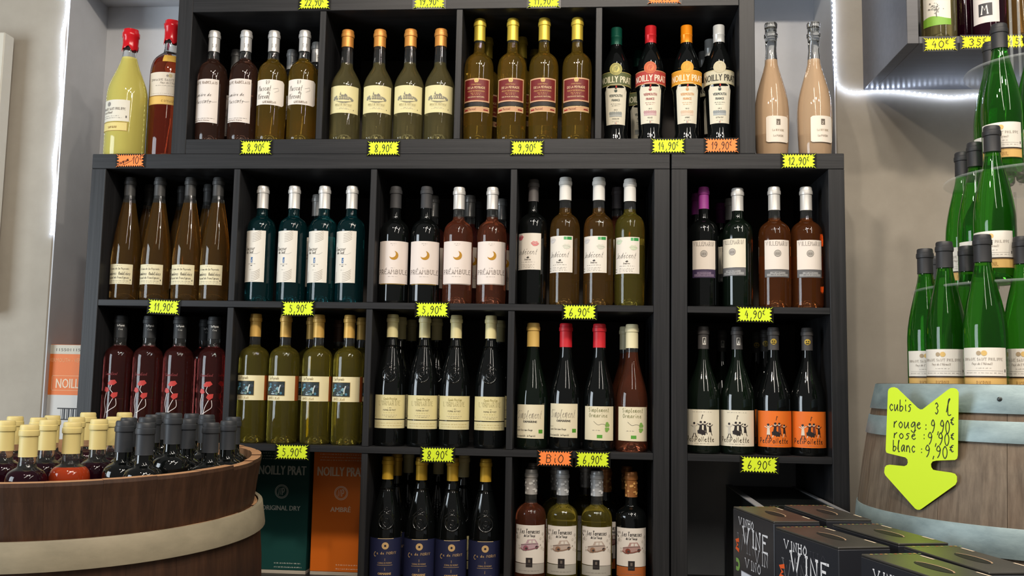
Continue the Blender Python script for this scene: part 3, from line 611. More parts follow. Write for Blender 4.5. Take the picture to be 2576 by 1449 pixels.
kG = kind('bordeaux', (742, 6, F2), 3.6, (467, 524, 543, 578), 'teal', WHC, labels=[('paper_label', 580, 710, -80, 18, (226, 220, 208), L_dou), ('back_label', 640, 698, 150, 240, (60, 110, 96), None)], capmetal=.35, caprough=.35)
row([kG]*4, (663, 742, 818, 887), 468, F2, 6, 'the second-row second bay', 'teal bottle with tall white wave label', 'teal bottles in the second-row second bay')
rear(kG, 800, 486, F2, 17, 'teal bottle behind the third, second-row second bay', 'teal bottles in the second-row second bay')
def L_moon(W, H):
    o = tiny(-.8, .8, H-.7, GRY, .1)+tiny(-.4, .4, H-1.1, GRY, .1)
    P = [(1.15*math.cos(a), H*.66+1.15*math.sin(a)) for a in [math.radians(70-i*12.5) for i in range(21)]]+[(-.35+.95*math.cos(a), H*.66+.42+.95*math.sin(a)) for a in [math.radians(-165+i*12) for i in range(19)]]
    P = [(1.12*math.cos(math.radians(80-i*13)), 1.12*math.sin(math.radians(80-i*13))) for i in range(21)]; Q = [(-.42+.92*math.cos(math.radians(-150+i*13)), .38+.92*math.sin(math.radians(-150+i*13))) for i in range(15)]
    o += fill([(p[0]+.1, p[1]+H*.66) for p in P+Q[1:-1]], (178, 128, 24))
    return o+tiny(-.5, .5, H*.36, GRY, .12)+hand('PRÉAMBULE', -W/2+.45, H*.225, 1.05, (104, 92, 84), .11, W-.8, serif=True)+tiny(-1.2, 1.2, H*.16, GRY, .1)
kH = kind('bordeaux', (997, 6, F2), 3.75, (468, 523, 550, 592), 'black', (54, 54, 56), labels=[('paper_label', 606, 713, -72, 66, (226, 214, 206), L_moon), ('gold_line', 713.5, 715, -60, 50, (150, 120, 50), None)], caprough=.6)
kI = kind('bordeaux', (1240, 6, F2), 3.75, (470, 526, 552, 592), 'rose', WHC, labels=[('paper_label', 607, 714, -66, 66, (228, 216, 208), L_moon), ('grey_line', 714.5, 716, -60, 60, (170, 160, 150), None), ('back_label', 625, 705, 140, 225, (214, 160, 120), None)], capmetal=.35, caprough=.35)
row([kH, kH, kI, kI], (997, 1074, 1156, 1240), 470, F2, 6, 'the second-row third bay', ['dark moon-label bottle with charcoal cap']*2+['rosé moon-label bottle with silver cap']*2, 'moon-label bottles in the second-row third bay')
kIs = kind('bordeaux', (1240, 6, F2), 3.75, (470, 526, 552, 592), 'deeprose', (170, 168, 164), labels=[('paper_label', 607, 714, -66, 66, (206, 190, 176), L_moon)], capmetal=.5, caprough=.3)
rear(kIs, 1091, 488, F2, 17, 'silver-capped moon-label bottle behind the second dark one', 'moon-label bottles in the second-row third bay')
rear(kIs, 1183, 490, F2, 16.5, 'silver-capped moon-label bottle behind, between the two front rosés', 'moon-label bottles in the second-row third bay')
rear(kIs, 1262, 505, F2, 21, 'silver-capped moon-label bottle behind the right-hand rosé', 'moon-label bottles in the second-row third bay')
rear(kH, 1205, 506, F2, 26, 'charcoal-capped moon-label bottle deep between the front rosés', 'moon-label bottles in the second-row third bay')
def lips(x, z, r, col, a=.0):
    o = []
    for s in (1, -1): o += fill([(x-r*1.1, z+a*-.3), (x-r*.5, z+s*r*.62), (x, z+s*r*(.5 if s > 0 else .7)), (x+r*.5, z+s*r*.62), (x+r*1.1, z+a*.3), (x, z+s*.07)], col)
    for i in range(-3, 4): o += ribbon([(x+i*r*.25, z+r*.5), (x+i*r*.22, z+.08)], .04, (232, 222, 214), 3)
    return o
def L_ind(k1, k2, flag):
    def f(W, H):
        o = lips(-W/2+1.3, H-1.05, .95, k1, .5)+lips(W/2-1.6, H-2.6, .95, k2, -.3)+hand('Indécent', -W/2+.55, H*.42, 1.35, INK, .06, W*.76, .45)+ribbon([(-W/2+.3, H*.41), (-W/2+1.3, H*.45)], .05, INK)+fill([(-.3, H*.33), (.2, H*.36), (.5, H*.33), (.1, H*.3)], INK)
        o += hand('Ormarine', -.8, H*.255, .45, INK, .05, 1.7, .2)+tiny(-1.8, 1.9, H*.2, INK, .1)+tiny(-1.8, 1.9, H*.13, GRY, .12)+tiny(-1.8, 1.6, H*.09, GRY, .12)+tiny(-1.8, 1.8, H*.05, GRY, .12)+tiny(-W/2+.15, -W/2+.8, .4, INK)+tiny(-W/2+.15, -W/2+.8, 1., INK)
        if flag: o += rect(W/2-1.5, W/2-.3, H-.95, H-.2, (40, 140, 66))+rect(W/2-2.3, W/2-1.6, H-.95, H-.2, (90, 170, 110))
        return o
    return f
LC = (228, 220, 208)
kJ = kind('bordeaux', (1343, 7, F2), 3.65, (450, 506, 534, 572), 'black', (84, 80, 80), rn=1.2, labels=[('paper_label', 586, 678, -74, 34, LC, L_ind((206, 96, 108), (214, 130, 130), 0))], caprough=.5)
kK = kind('bordeaux', (1423, 6, F2), 3.75, (445, 503, 535, 575), 'amber', (220, 218, 212), labels=[('paper_label', 593, 685, -70, 32, LC, L_ind((206, 202, 200), (206, 208, 192), 1)), ('back_label', 615, 698, 140, 228, (190, 150, 90), None)], rn=1.42)
kL = kind('bordeaux', (1585, 6, F2), 3.75, (449, 506, 535, 575), 'goldgreen', (220, 218, 212), labels=[('paper_label', 596, 688, -64, 38, LC, L_ind((196, 212, 184), (200, 210, 180), 1)), ('back_label', 608, 692, 120, 228, (222, 200, 60), None)], rn=1.42)
row([kJ, kK, kK, kL], (1343, 1423, 1507, 1585), (450, 446, 446, 450), F2, (7, 6, 6, 6), 'the second-row fourth bay', ['dark kiss-label bottle with grey cap', 'amber kiss-label bottle with white cap', 'amber kiss-label bottle with white cap', 'golden kiss-label bottle with white cap'], 'kiss-label bottles in the second-row fourth bay')
kJ2 = kind('bordeaux', (1343, 7, F2), 3.65, (450, 506, 534, 572), 'rose', (96, 90, 92), rn=1.3, labels=[('paper_label', 586, 678, -74, 34, LC, L_ind((206, 96, 108), (214, 130, 130), 0))], caprough=.5)
rear(kJ2, 1553, 481, F2, 16.5, 'grey-capped rosé bottle behind, between the third and fourth kiss labels', 'kiss-label bottles in the second-row fourth bay')
def L_vil(a, b):
    def f(W, H):
        o = hand('VILLEMARIN', -W/2+.4, H-1.35, .95, (136, 128, 122), .1, W-.8, serif=True)+disc(0, H*.5+.3, .8, (176, 170, 162), 2, 18)+ring(0, H*.5+.3, .8, .08, (120, 114, 108), 3)
        for i in range(5): o += rect(-.5+i*.22, -.4+i*.22, H*.5-.1, H*.5+.5, (110, 106, 102), 3, 1)
        return o
    def g(W, H): return rect(-W/2+.6, W/2-.5, .25, H*.45, b)+rect(-W/2+1.4, W/2-1.3, H*.45, H*.7, b)+tiny(-1.6, 1.6, H*.3, a, layer=3)+tiny(-1.2, 1.2, H*.55, a, layer=3)
    return f, g
PUR = (150, 56, 140)
f1, g1 = L_vil((70, 58, 84), (120, 104, 128)); f2, g2 = L_vil((96, 96, 100), (150, 150, 150))
kM = kind('bordeaux', (1770, 7, F2), 3.6, (467, 523, 548, 585), 'black', PUR, rn=1.2, labels=[('paper_label', 603, 676, -48, 50, (224, 214, 202), f1), ('lower_label', 676.5, 697, -48, 50, (64, 50, 80), g1)], caprough=.5)
kN = kind('bordeaux', (1855, 6, F2), 3.7, (470, 528, 548, 588), 'bottlegreen', WHC, labels=[('paper_label', 598, 671, -72, 30, (228, 220, 200), f2), ('lower_label', 671.5, 692, -72, 30, (100, 100, 102), g2)], capmetal=.35, caprough=.35)
kO = kind('bordeaux', (1947, 6, F2), 3.9, (469, 528, 553, 592), 'rosegold', WHC, labels=[('paper_label', 603, 677, -38, 56, (228, 218, 208), f2), ('lower_label', 677.5, 697, -38, 56, (96, 96, 98), g2), ('back_label', 636, 692, 140, 250, (150, 72, 36), None)], capmetal=.35, caprough=.35)
row([kM, kN, kO, kO], (1770, 1855, 1947, 2027), 469, F2, (8, 7, 6, 6), 'the right column, upper bay', ['dark bottle with purple cap', 'dark green bottle with silver cap', 'rosé with silver cap and grey-footed label', 'rosé with silver cap and grey-footed label'], 'bottles in the upper bay of the right column')
rear(kM, 1752, 500, F2, 16, 'purple-capped bottle behind, at the left of the right column', 'bottles in the upper bay of the right column')
rear(kN, 1838, 507, F2, 20, 'silver-capped bottle just behind the dark green one, right column', 'bottles in the upper bay of the right column')
rear(kM, 1812, 519, F2, 29, 'purple-capped bottle farthest back, upper bay of the right column', 'bottles in the upper bay of the right column')
# ---------------- third row
def capS(zc, h): return hand('La Peyrade', -.9, zc+2.9, .5, (220, 220, 216), .07, 1.9, .2)+hand('Coq', -.5, zc+2.0, .4, (200, 200, 196), .06, 1.0, .2)
def L_pop(W, H):
    r = (186, 58, 52); w_ = (226, 214, 210); o = []
    o += fill([(-1.3, 10.6), (-.6, 11.5), (.5, 11.6), (1.0, 10.9), (.3, 10.3), (-.8, 10.2)], r)+fill([(-2.2, 8.9), (-1.9, 9.8), (-1.1, 9.6), (-.8, 8.8), (-1.5, 8.4)], r)+fill([(-.4, 7.6), (0, 8.4), (1.3, 8.5), (1.2, 7.5), (.3, 6.9)], r)
    for P in ([(-.2, 10.3), (-.5, 9.2), (.1, 8.4)], [(-1.5, 8.4), (-1.9, 6), (-1.5, 4), (-1.8, 2)], [(.9, 6.9), (1.0, 5.2), (-.2, 4.2), (-1.3, 3.4)], [(.2, 6.9), (-.7, 4.9), (-.9, 3), (-.7, 1.)]): o += ribbon(_crm(P, 4), .14, w_)
    o = [([(q[0], q[1]+2.4) for q in p_], c_, l_) for p_, c_, l_ in o]
    return o+hand('Coquelicot', -2.2, 15.2, .7, (150, 60, 62), .06, 3.2, .2)
kQ = kind('bordeaux', (454, 6, F3), 3.65, (794, 850, 871, 905), 'deeprose', (38, 40, 42), rn=1.5, H=31.4, labels=[('printed_poppies', 1, 15.5, -60, 30, (204, 60, 52), L_pop, dict(cm=True, bot=lambda t: 9.2, top=lambda t: 9.21))], capprint=capS, caprough=.55)
row([kQ]*4, (306, 379, 455, 541), 795, F3, 6, 'the third-row left bay', 'pink rosé with black cap and poppy print', 'poppy rosés in the third-row left bay')
rear(kQ, 518, 808, F3, 17.5, 'deep pink rosé behind the fourth, third-row left bay', 'poppy rosés in the third-row left bay')
def L_pai(sp):
    def f(W, H):
        x0 = -W/2+.2; x1 = x0+5.6; o = rect(x0, x1, 1.2, H-1.35, (36, 48, 50))+frame2(x0, x1, 1.2, H-1.35, .07, (190, 160, 90), 3)
        rnd = random.Random(4)
        for i in range(26):
            x = rnd.uniform(x0+.4, x1-.5); z = rnd.uniform(1.6, H-2); c = rnd.choice([(72, 118, 140), (120, 160, 170), (60, 84, 60), (50, 60, 72), (96, 120, 96), (170, 190, 196)]); o += disc(x, z, rnd.uniform(.12, .42), c, 3+i*.03, 7, rnd.uniform(.2, .6))
        o += ribbon([(x1-1.5, 1.9), (x1-1.4, 3.0), (x1-1.1, 3.9)], .28, (196, 200, 196), 4)+ribbon([(x0+.8, 2.5), (x0+1.2, 3.2), (x0+2.0, 3.4)], .3, (110, 176, 206), 4)
        return o+hand('La Peyrade', x0+1.1, H-.95, .75, (130, 110, 70), .06, 3.0, .3)+hand('CUVÉE LILAS', x0+1.0, .35, .5, (150, 120, 60), .07, 3.4, serif=True)
    return f
TAN = (206, 164, 84)
kS = kind('bordeaux', (804, 6, F3), 3.75, (787, 845, 872, 905), 'goldgreen', TAN, labels=[('paper_label', 947, 1010, -80, 50, (232, 220, 176), L_pai(0)), ('side_label', 947, 1010, 50, 78, (150, 72, 26), None)], H=32.3, rn=1.3, capmetal=.25, caprough=.45)
row([kS]*4, (645, 721, 804, 881), 787, F3, 6, 'the third-row second bay', 'gold-capped bottle with cream painting label', 'painting-label bottles in the third-row second bay')
kS2 = kind('bordeaux', (804, 6, F3), 3.75, (787, 845, 872, 905), 'goldgreen', (92, 62, 44), H=32.0, rn=1.4)
rear(kS, 786, 797, F3, 16, 'gold-capped painting-label bottle behind the third', 'painting-label bottles in the third-row second bay', .2)
rear(kS2, 855, 796, F3, 22.5, 'brown-capped bottle behind, between third and fourth painting labels', 'painting-label bottles in the third-row second bay')
rear(kS, 913, 797, F3, 15, 'gold-capped painting-label bottle behind, against the right divider', 'painting-label bottles in the third-row second bay', .2)
CRM = (218, 206, 152)
def L_orm(W, H): return hand('Cuvée Prestige', -1.6, H-1.2, .6, (150, 140, 80), .06, 3.4, .35)+hand("L'ORMARINE", -W*.3, H-2.5, 1.05, (158, 150, 104), .07, W*.58, serif=True)+tiny(-.5, .5, H-3.2, INK, .12)+hand('PICPOUL DE PINET', -1.6, H-3.85, .32, INK, .05, 3.2)+tiny(-1.4, 1.4, H-4.4, (190, 180, 120))+tiny(-1.8, 2, .9, GRY, .12)+tiny(-1.3, 1.6, .5, INK, .12)+rect(-W/2+.4, -W/2+.5, .5, 1, INK, 2, 1)
kT = kind('flute', (1070, 6, F3), 3.8, (790, 848, 856, 985), 'black', CRM, rn=1.32, H=32.6, labels=[('paper_label', 995, 1056, -76, 72, (224, 212, 158), L_orm), ('lower_band', 1058.5, 1079.5, -76, 72, (224, 214, 166), lambda W, H: tiny(-W*.36, W*.36, H*.6, (200, 180, 120))+tiny(-W*.36, W*.36, H*.3, (200, 180, 120)))], crest=(944, 1.75, -8, 873))
row([kT]*4, (989, 1070, 1149, 1236), 790, F3, 6, 'the third-row third bay', 'black crested flute bottle with cream cap', 'crested bottles in the third-row third bay')
for px, Y, d in ((1010, 16, 'just behind the first'), (1100, 19, 'between second and third'), (1036, 26, 'deep between first and second'), (1259, 24, 'behind the fourth')): rear(kT, px, 797, F3, Y, f'black crested bottle with cream cap {d}, third-row third bay', 'crested bottles in the third-row third bay', .1)
def L_sim(v):
    def f(W, H):
        if v: o = hand('Simplement', -W/2+.5, H-3.3, 1.9, (130, 122, 112), .07, W*.82, .4)+sans('ORMARINE', .1, H-4.35, .5, INK, 3.4, 2, .03)+tiny(-1, .9, H-3.7, GRY, .1)+tiny(-W/2+.3, -W/2+1.3, 2.7, INK)+hand('cuvée Classique Rouge', -W/2+.3, 1.9, .42, INK, .05, W*.56, .3)+hand('Mis en bouteille à la Propriété', -W/2+.2, .5, .42, INK, .05, W*.66, .3)+rect(W/2-1.6, W/2-.5, 1.3, 2.2, (80, 150, 40))
        else:
            o = hand('Simplement', -W/2+1.3, H-1.3, .95, (140, 140, 100), .1, W*.64)+hand('Ormarine', -W/2+1.4, H-2.6, .95, (140, 140, 100), .1, W*.58)+ribbon(_crm([(-1.4, H-3.6), (-.4, H-4.4), (.6, H-4.2), (1.6, H-4.4)], 4), .06, INK)+tiny(-1.7, .3, 2.4, GRY)+rect(-.6, .7, .6, 1.4, (90, 160, 60))
            for x, z, r in ((1.9, H-4.1, .42), (2.2, H-4.5, .4), (1.7, H-4.6, .35), (1.8, H-5.7, .45), (2.15, H-5.4, .4), (1.6, H-5.3, .3)): o += disc(x, z, r, (128, 172, 84), 2, 8)
        return o
    return f
kU = [kind('burgundy', (1342, 6, F3), 3.95, (822, 882, 888, 1012), g, c, rn=1.45, labels=[('paper_label', y0, y1, a0, a1, (228, 218, 188), L_sim(v), dict(bot=lambda t: .15-.15*t))], H=30.9, fill=24) for g, c, v, y0, y1, a0, a1 in (('bottlegreen', (214, 178, 98), 1, 1018, 1104, -66, 46), ('black', (196, 30, 42), 1, 1014, 1100, -66, 46), ('black', (196, 30, 42), 0, 1019, 1105, -60, 58), ('rose', (224, 216, 176), 0, 1019, 1105, -58, 60))]
row(kU, (1342, 1424, 1508, 1590), (823, 823, 825, 826), F3, (6, 6, 6, 6), 'the third-row fourth bay', ['dark burgundy bottle with tan cap', 'black burgundy bottle with red cap', 'black burgundy bottle with red cap', 'rosé burgundy bottle with cream cap'], 'burgundy bottles in the third-row fourth bay')
rear(kU[3], 1574, 831, F3, 16, 'cream-capped bottle behind the rosé one, third-row fourth bay', 'burgundy bottles in the third-row fourth bay')
def L_dance(orange):
    def f(W, H):
        bk = (40, 34, 34); lt = (226, 214, 196); o = []
        def fig(x, z, c, s=1, lean=0):
            return fill([(x-.35*s, z), (x+.4*s, z), (x+.25*s+lean, z+1.5*s), (x-.2*s+lean, z+1.5*s)], c)+disc(x+lean, z+1.85*s, .3*s, lt, 3, 10)+disc(x+lean, z+2.05*s, .26*s, bk, 4, 8)+ribbon([(x+lean, z+1.3*s), (x+.8*s+lean, z+1.9*s)], .15*s, c, 3)+ribbon([(x+lean, z+1.3*s), (x-.8*s+lean, z+1.7*s)], .15*s, c, 3)+ribbon([(x-.1, z), (x-.4*s, z-.9*s)], .16*s, lt if c == bk else bk)+ribbon([(x+.2, z), (x+.5*s, z-.8*s)], .16*s, bk)
        o += fig(-1.7, 2.9, lt if orange else (200, 194, 180), 1.15)+fig(-.3, 3.3, bk, 1.1, .2)+fig(.9, 3.5, bk if not orange else (110, 60, 50), 1., -.1)+fig(2.1, 3.2, bk, .95, -.1)
        o += fill([(-.8, 2.9), (.9, 2.5), (1.1, 3.3), (0, 3.9), (-.9, 3.6)], bk, 4)+ribbon([(.1, H-2.2), (.3, H-1.2), (.5, H-1.4)], .14, bk)
        return o+hand('PetiPoNette', -W/2+1.0, .95, 1.2, bk if orange else (92, 84, 70), .14, W*.72)+tiny(-1.6, 2, .45, GRY, .12)+(tiny(-2.2, 2.6, H-.6, GRY, .12) if not orange else [])
    return f
OR_ = (234, 116, 34)
emW = lambda zc, h: rect(-.1, .75, zc+1.0, zc+2.8, (210, 206, 200))+rect(.05, .6, zc+1.4, zc+2.65, (24, 24, 24), 3)+fill([(.2, zc+1.5), (.35, zc+2.5), (.5, zc+1.5)], (230, 230, 226), 4)
emG = lambda zc, h: disc(0, zc+2.0, .72, (190, 160, 60), 2, 16)+disc(-.25, zc+2.1, .18, (50, 44, 30), 3, 8)+disc(.25, zc+2.1, .18, (50, 44, 30), 3, 8)+rect(-.4, .4, zc+1.5, zc+1.75, (50, 44, 30), 3)
kV = [kind('burgundy', (1854, 6, F3), 4.1, (832, 889, 897, 1010), g, (66, 64, 64), rn=1.22, labels=[('paper_label', 1032, 1123, a0, a1, c, L_dance(o_))], capprint=e, H=30.6, caprough=.5) for g, c, o_, e, a0, a1 in (('bottlegreen', (226, 218, 196), 0, emW, -74, 66), ('black', OR_, 1, emG, -68, 72))]
row([kV[0], kV[0], kV[1], kV[1]], (1769, 1854, 1945, 2030), (831, 833, 834, 837), F3, 6, 'the right column, lower bay', ['dancers-label bottle with cream label']*2+['dancers-label bottle with orange label']*2, 'dancers-label bottles in the right column', .02)
rear(kV[1], 1925, 842, F3, 17, 'dark-capped bottle with gold emblem just behind the first orange label', 'dancers-label bottles in the right column', 0)
rear(kV[1], 1903, 850, F3, 26, 'dark-capped bottle farthest back, behind the orange labels', 'dancers-label bottles in the right column', 0)
rear(kV[0], 1815, 850, F3, 22, 'dark-capped bottle behind, between the two cream dancers labels', 'dancers-label bottles in the right column', 0)
# ---------------- fourth row
def L_mor(W, H): g = (196, 162, 112); return disc(.0, H-1.75, .85, g, 2, 18)+disc(0, H-1.75, .28, (24, 26, 50), 3, 8)+hand("C^e de MORNY", -2.9, H-4.3, 1.05, g, .13, 5.8, serif=True)+rect(-.03, .04, H-5.3, H-4.7, g)+sans('CORAIL DE MORNY', 0, H-6.0, .4, g, 3.4)+rect(-1.9, 1.9, H-6.35, H-6.28, g)+rect(-.03, .04, H-7.6, H-6.9, g)+sans('ORMARINE', 0, H-8.6, .55, g, 3.2, 2, .03)+rect(-1.9, 2, H-.12, H-.0, (214, 190, 150), 2)
kW = kind('flute', (1062, 6, F4), 3.85, (1150, 1208, 1216, 1352), 'black', (206, 164, 52), rn=1.32, labels=[('paper_label', 2.6, 13.1, -85, 85, (30, 34, 66), L_mor, dict(cm=True))], crest=(1315, 1.85, 0, 1237), H=32.5, capmetal=.35, caprough=.4)
row([kW]*4, (977, 1062, 1140, 1223), 1150, F4, 6, 'the fourth-row third bay', 'gold-capped crested bottle with navy label', 'navy-label bottles in the fourth row')
rear(kW, 999, 1145, F4, 15.5, 'gold-capped navy-label bottle behind the first, fourth row', 'navy-label bottles in the fourth row', 0)
for px, Y, q in ((1028, 24.5, 'first and second'), (1104, 23, 'second and third'), (1168, 16.5, 'third and fourth')):
    rear(kT, px, 1150, F4, Y, f'dark crested bottle behind, between {q} navy labels', 'navy-label bottles in the fourth row', 0)
def L_ter(cc):
    def f(W, H):
        o = []; rnd = random.Random(9)
        for i in range(46):
            x = rnd.uniform(-W/2+.3, W/2-.3); z = rnd.uniform(2.8, H-.4)
            if abs(x) < 2.4 and 3.0 < z < 6.3 or (z > H-2.9 and abs(x) < 2.6): continue
            r = rnd.uniform(.14, .3); c = rnd.choice([(190, 180, 168), (160, 150, 140), cc, (60, 56, 54), (206, 198, 186)]); o += ring(x, z, r, .1, c, 2, 10)+(disc(x, z, r*.35, c, 2, 7) if rnd.random() < .6 else [])
        o += hand('Les Terrasses', -2.4, H-1.9, 1.0, (40, 36, 36), .13, 4.9, .25)+hand('de La Vinoje', -1.4, H-2.7, .62, (40, 36, 36), .09, 2.7, .2)
        lg = tuple(int(v*.5+110) for v in cc)
        n0 = len(o)
        o += fill([(-2.2, 4.3), (-2.1, 5.2), (-.9, 5.5), (-.5, 6.4), (1.3, 6.5), (2.1, 5.4), (2.2, 4.7), (1.6, 4.5), (-.2, 4.2), (-1.0, 3.9)], lg, 3)+fill([(-.3, 5.6), (-.1, 6.2), (.45, 6.25), (.45, 5.6)], (222, 214, 204), 4)+fill([(.65, 5.6), (.65, 6.25), (1.2, 6.25), (1.5, 5.6)], (222, 214, 204), 4)
        o += disc(-.9, 4.4, .62, cc, 4, 14)+disc(-.75, 4.3, .3, (70, 60, 56), 5, 10)+disc(1.7, 4.6, .4, (70, 60, 56), 4, 10)+ribbon([(-2.3, 4.4), (-1.5, 3.9), (.2, 4.1), (1.8, 4.5), (2.3, 4.8)], .16, cc, 5)+ribbon([(-2.2, 5.1), (-1.3, 5.2), (.9, 5.45), (2., 5.4)], .07, (80, 70, 66), 5)
        o = o[:n0]+[([(q[0], q[1]-.75) for q in p_], c_, l_) for p_, c_, l_ in o[n0:]]
        return o
    return f
def sq(W, H): return rect(-W/2, W/2, 0, H, (40, 34, 34))+rect(-.25, .25, H*.5, H*.82, (110, 100, 92), 3)+tiny(-.6, .6, H*.25, (120, 110, 100), .1, 3)
def capdots(c): 
    def f(zc, h):
        rnd = random.Random(3); o = []
        for i in range(26): o += disc(rnd.uniform(-3.6, 3.6), rnd.uniform(zc+.3, h-2.4), rnd.uniform(.16, .36), c, 2+i*.02, 9)
        return o
    return f
def terr(glass, cap, cc, dots, foot):
    return kind('bordeaux', (1416, 6, F4), 3.75, (1185, 1248, 1268, 1310), glass, cap, rn=1.4, H=30.2, labels=[('paper_label', 1324, 1421, -66, 64, (226, 218, 208), L_ter(cc), dict(bot=lambda t: .15-.15*t)), ('lower_label', 1421.5, 1447, -66, 64, foot, lambda W, H: tiny(-W*.3, W*.3, H*.3, (120, 112, 104), .1)),
        ('emblem', 1406, 1430, -14, 10, (40, 34, 34), sq), ('back_label', 1320, 1410, 120, 240, (206, 190, 80) if glass == 'goldgreen' else (206, 130, 70), None)], capprint=capdots(dots), capmetal=.4, caprough=.35)
kX = [terr('rose', (190, 186, 182), (150, 90, 104), (222, 220, 216), (170, 164, 156)), terr('goldgreen', (186, 188, 190), (150, 112, 88), (222, 224, 226), (172, 168, 158)), terr('black', (160, 104, 56), (130, 60, 44), (206, 156, 92), (176, 96, 44))]
row([kX[0], kX[1], kX[1], kX[2]], (1337, 1416, 1502, 1588), (1183, 1186, 1187, 1187), F4, 6, 'the fourth-row fourth bay', ['rosé with silver dotted cap and car label', 'golden bottle with silver dotted cap', 'golden bottle with silver dotted cap', 'dark bottle with copper cap and car label'], 'car-label bottles in the fourth row')
for k_, px, Y, q in ((kX[1], 1400, 17, 'behind the first golden one'), (kX[1], 1474, 25, 'behind, between the two golden ones'), (kX[2], 1524, 15.5, 'with copper cap, right behind the second golden one'), (kX[2], 1578, 22.5, 'behind the copper-capped dark one'), (kX[0], 1341, 25.5, 'behind the front rosé')):
    rear(k_, px, 1180, F4, Y, f'car-label bottle {q}, fourth row', 'car-label bottles in the fourth row')
# ---------------- bottles in the box shelf, upper right
fb = 170.15
def L_tree(W, H):
    o = field(-W/2, W/2, lambda t: 0, lambda t: 1.9+.4*math.sin(t*5), (128, 176, 60), 2)+ribbon([(.1, 1.9), (0, 3), (.4, 3.8)], .18, (90, 84, 76)); rnd = random.Random(2)
    for i in range(34): o += disc(rnd.gauss(-.1, .7), 4.1+rnd.gauss(0, .55), rnd.uniform(.08, .2), rnd.choice([(100, 98, 92), (130, 128, 122), (160, 160, 152)]), 3, 6)
    return o
def L_M(W, H): return rect(-1.45, 1.45, 1.6, 4.6, (60, 58, 60))+hand('M', -.8, 2.1, 2.0, (226, 222, 216), .26, 1.7, serif=True, layer=3)
kb1 = kind('bordeaux', (2365, -8, fb), 3.9, (-190, -150, -140, -100), 'pale', (60, 60, 60), H=30, labels=[('paper_label', 3.3, 12, -55, 40, (224, 220, 208), L_tree, dict(cm=True))])
kb2 = kind('bordeaux', (2430, -8, fb), 3.6, (-190, -150, -140, -100), 'purple', (60, 30, 40), H=30)
kb3 = kind('bordeaux', (2488, -8, fb), 3.8, (-190, -150, -140, -100), 'purple', (40, 30, 40), H=30, labels=[('paper_label', 3.9, 12, -55, 35, (222, 214, 208), L_M, dict(cm=True))])
kb4 = kind('bordeaux', (2560, -8, fb), 3.9, (-190, -150, -140, -100), 'amber', (60, 30, 40), H=30)
for k_, px, Y, q in ((kb1, 2362, -8.5, 'pale bottle with a green hill label standing in the box shelf'), (kb2, 2430, 2, 'plain dark red bottle standing in the box shelf'), (kb3, 2488, -8.5, 'dark bottle with a square M label in the box shelf'), (kb4, 2572, -8.5, 'amber bottle in the box shelf at the upper right corner')):
    pz = onY(px, 60, Y); put(k_, pz.x, Y, fb, q, 'bottles in the wall box shelf')
# ================================================================== BARRELS
def stave_mesh(prof_o, prof_i, a, gap, m, mi, sub=3):
    """one stave: outer/inner (r, z) profiles over the arc a, centred on angle 0 (facing -y); slot 1 on the end grain"""
    V = []; F = []; M = []; n = len(prof_o); A = [-(a-gap)/2+(a-gap)*k/sub for k in range(sub+1)]; m_ = sub+1
    for P in (prof_o, prof_i):
        for r, z in P:
            for k, t in enumerate(A):
                rr = r-(.12 if P is prof_o and k in (0, sub) else 0); V.append((rr*math.sin(t), -rr*math.cos(t), z))
    off = n*m_
    for i in range(n-1):
        for k in range(sub):
            F.append((i*m_+k, i*m_+k+1, (i+1)*m_+k+1, (i+1)*m_+k)); M.append(0)
            F.append((off+i*m_+k+1, off+i*m_+k, off+(i+1)*m_+k, off+(i+1)*m_+k+1)); M.append(1)
        F.append((i*m_, (i+1)*m_, off+(i+1)*m_, off+i*m_)); M.append(0)
        F.append((i*m_+sub, off+i*m_+sub, off+(i+1)*m_+sub, (i+1)*m_+sub)); M.append(0)
    t = (n-1)*m_
    for k in range(sub):
        F.append((t+k, t+k+1, off+t+k+1, off+t+k)); M.append(1); F.append((k+1, k, off+k, off+k+1)); M.append(1)
    return mesh(V, F, [m, mi], M)
def hoop_mesh(z0, z1, r0, r1, th, m, segs=72): return lathe([(r0-th, z0), (r0, z0), (r0+.02, z0+.08), (r1, z1-.08), (r1-.05, z1), (r1-th, z1), (r0-th, z0)], m, segs, close=False)
# ---- left tub: the upper ring sits in the lower barrel
TX, TY, TZ, TR = 27.3, -50.8, 74.3, 36.0
TILT = math.atan(.04)
tub = tag(empty('wine_barrel', (TX, TY, TZ), (TILT, 0, 0)), 'dark wooden barrel tub full of bottles, with broad pale wooden hoop', 'barrel')
NS = 26
zt = [-12, -9, -6, -3, -.6, 0]; ro = [34.5, 34.7, 35.1, 35.5, 35.95, 35.8]
up = stave_mesh([(r, z) for r, z in zip(ro, zt)], [(33.9, z) if z > -5 else (33.3, z) for z in zt], 2*PI/NS, .0006, STAVE, STAVEIN)
rv = random.Random(5)
for i in range(NS): link('stave', up, tub, (0, 0, rv.uniform(-.25, .12)*U), (0, 0, 2*PI*i/NS+.05))
zl = [-71, -60, -45, -30, -20, -13.2, -9.2]; rl = [30.5, 33., 35.8, 36.6, 36.4, 35.9, 35.3]
lo = stave_mesh([(r, z) for r, z in zip(rl, zl)], [(r-.95 if z > -14 else r-2.2, z) for r, z in zip(rl, zl)], 2*PI/NS, .0006, STAVE, STAVEIN)
for i in range(NS): link('lower_stave', lo, tub, (0, 0, rv.uniform(-.3, .05)*U), (0, 0, 2*PI*i/NS+.16))
link('hoop', hoop_mesh(-13.6, -9.0, 36.9, 36.3, .85, HOOPW), tub)['label'] = 'broad pale chestnut hoop'
link('inner_shelf', lathe([(0, -24.6), (33.4, -24.6), (33.4, -23.3), (0, -23.3)], mat((60, 42, 30), .7), 48, close=False), tub)
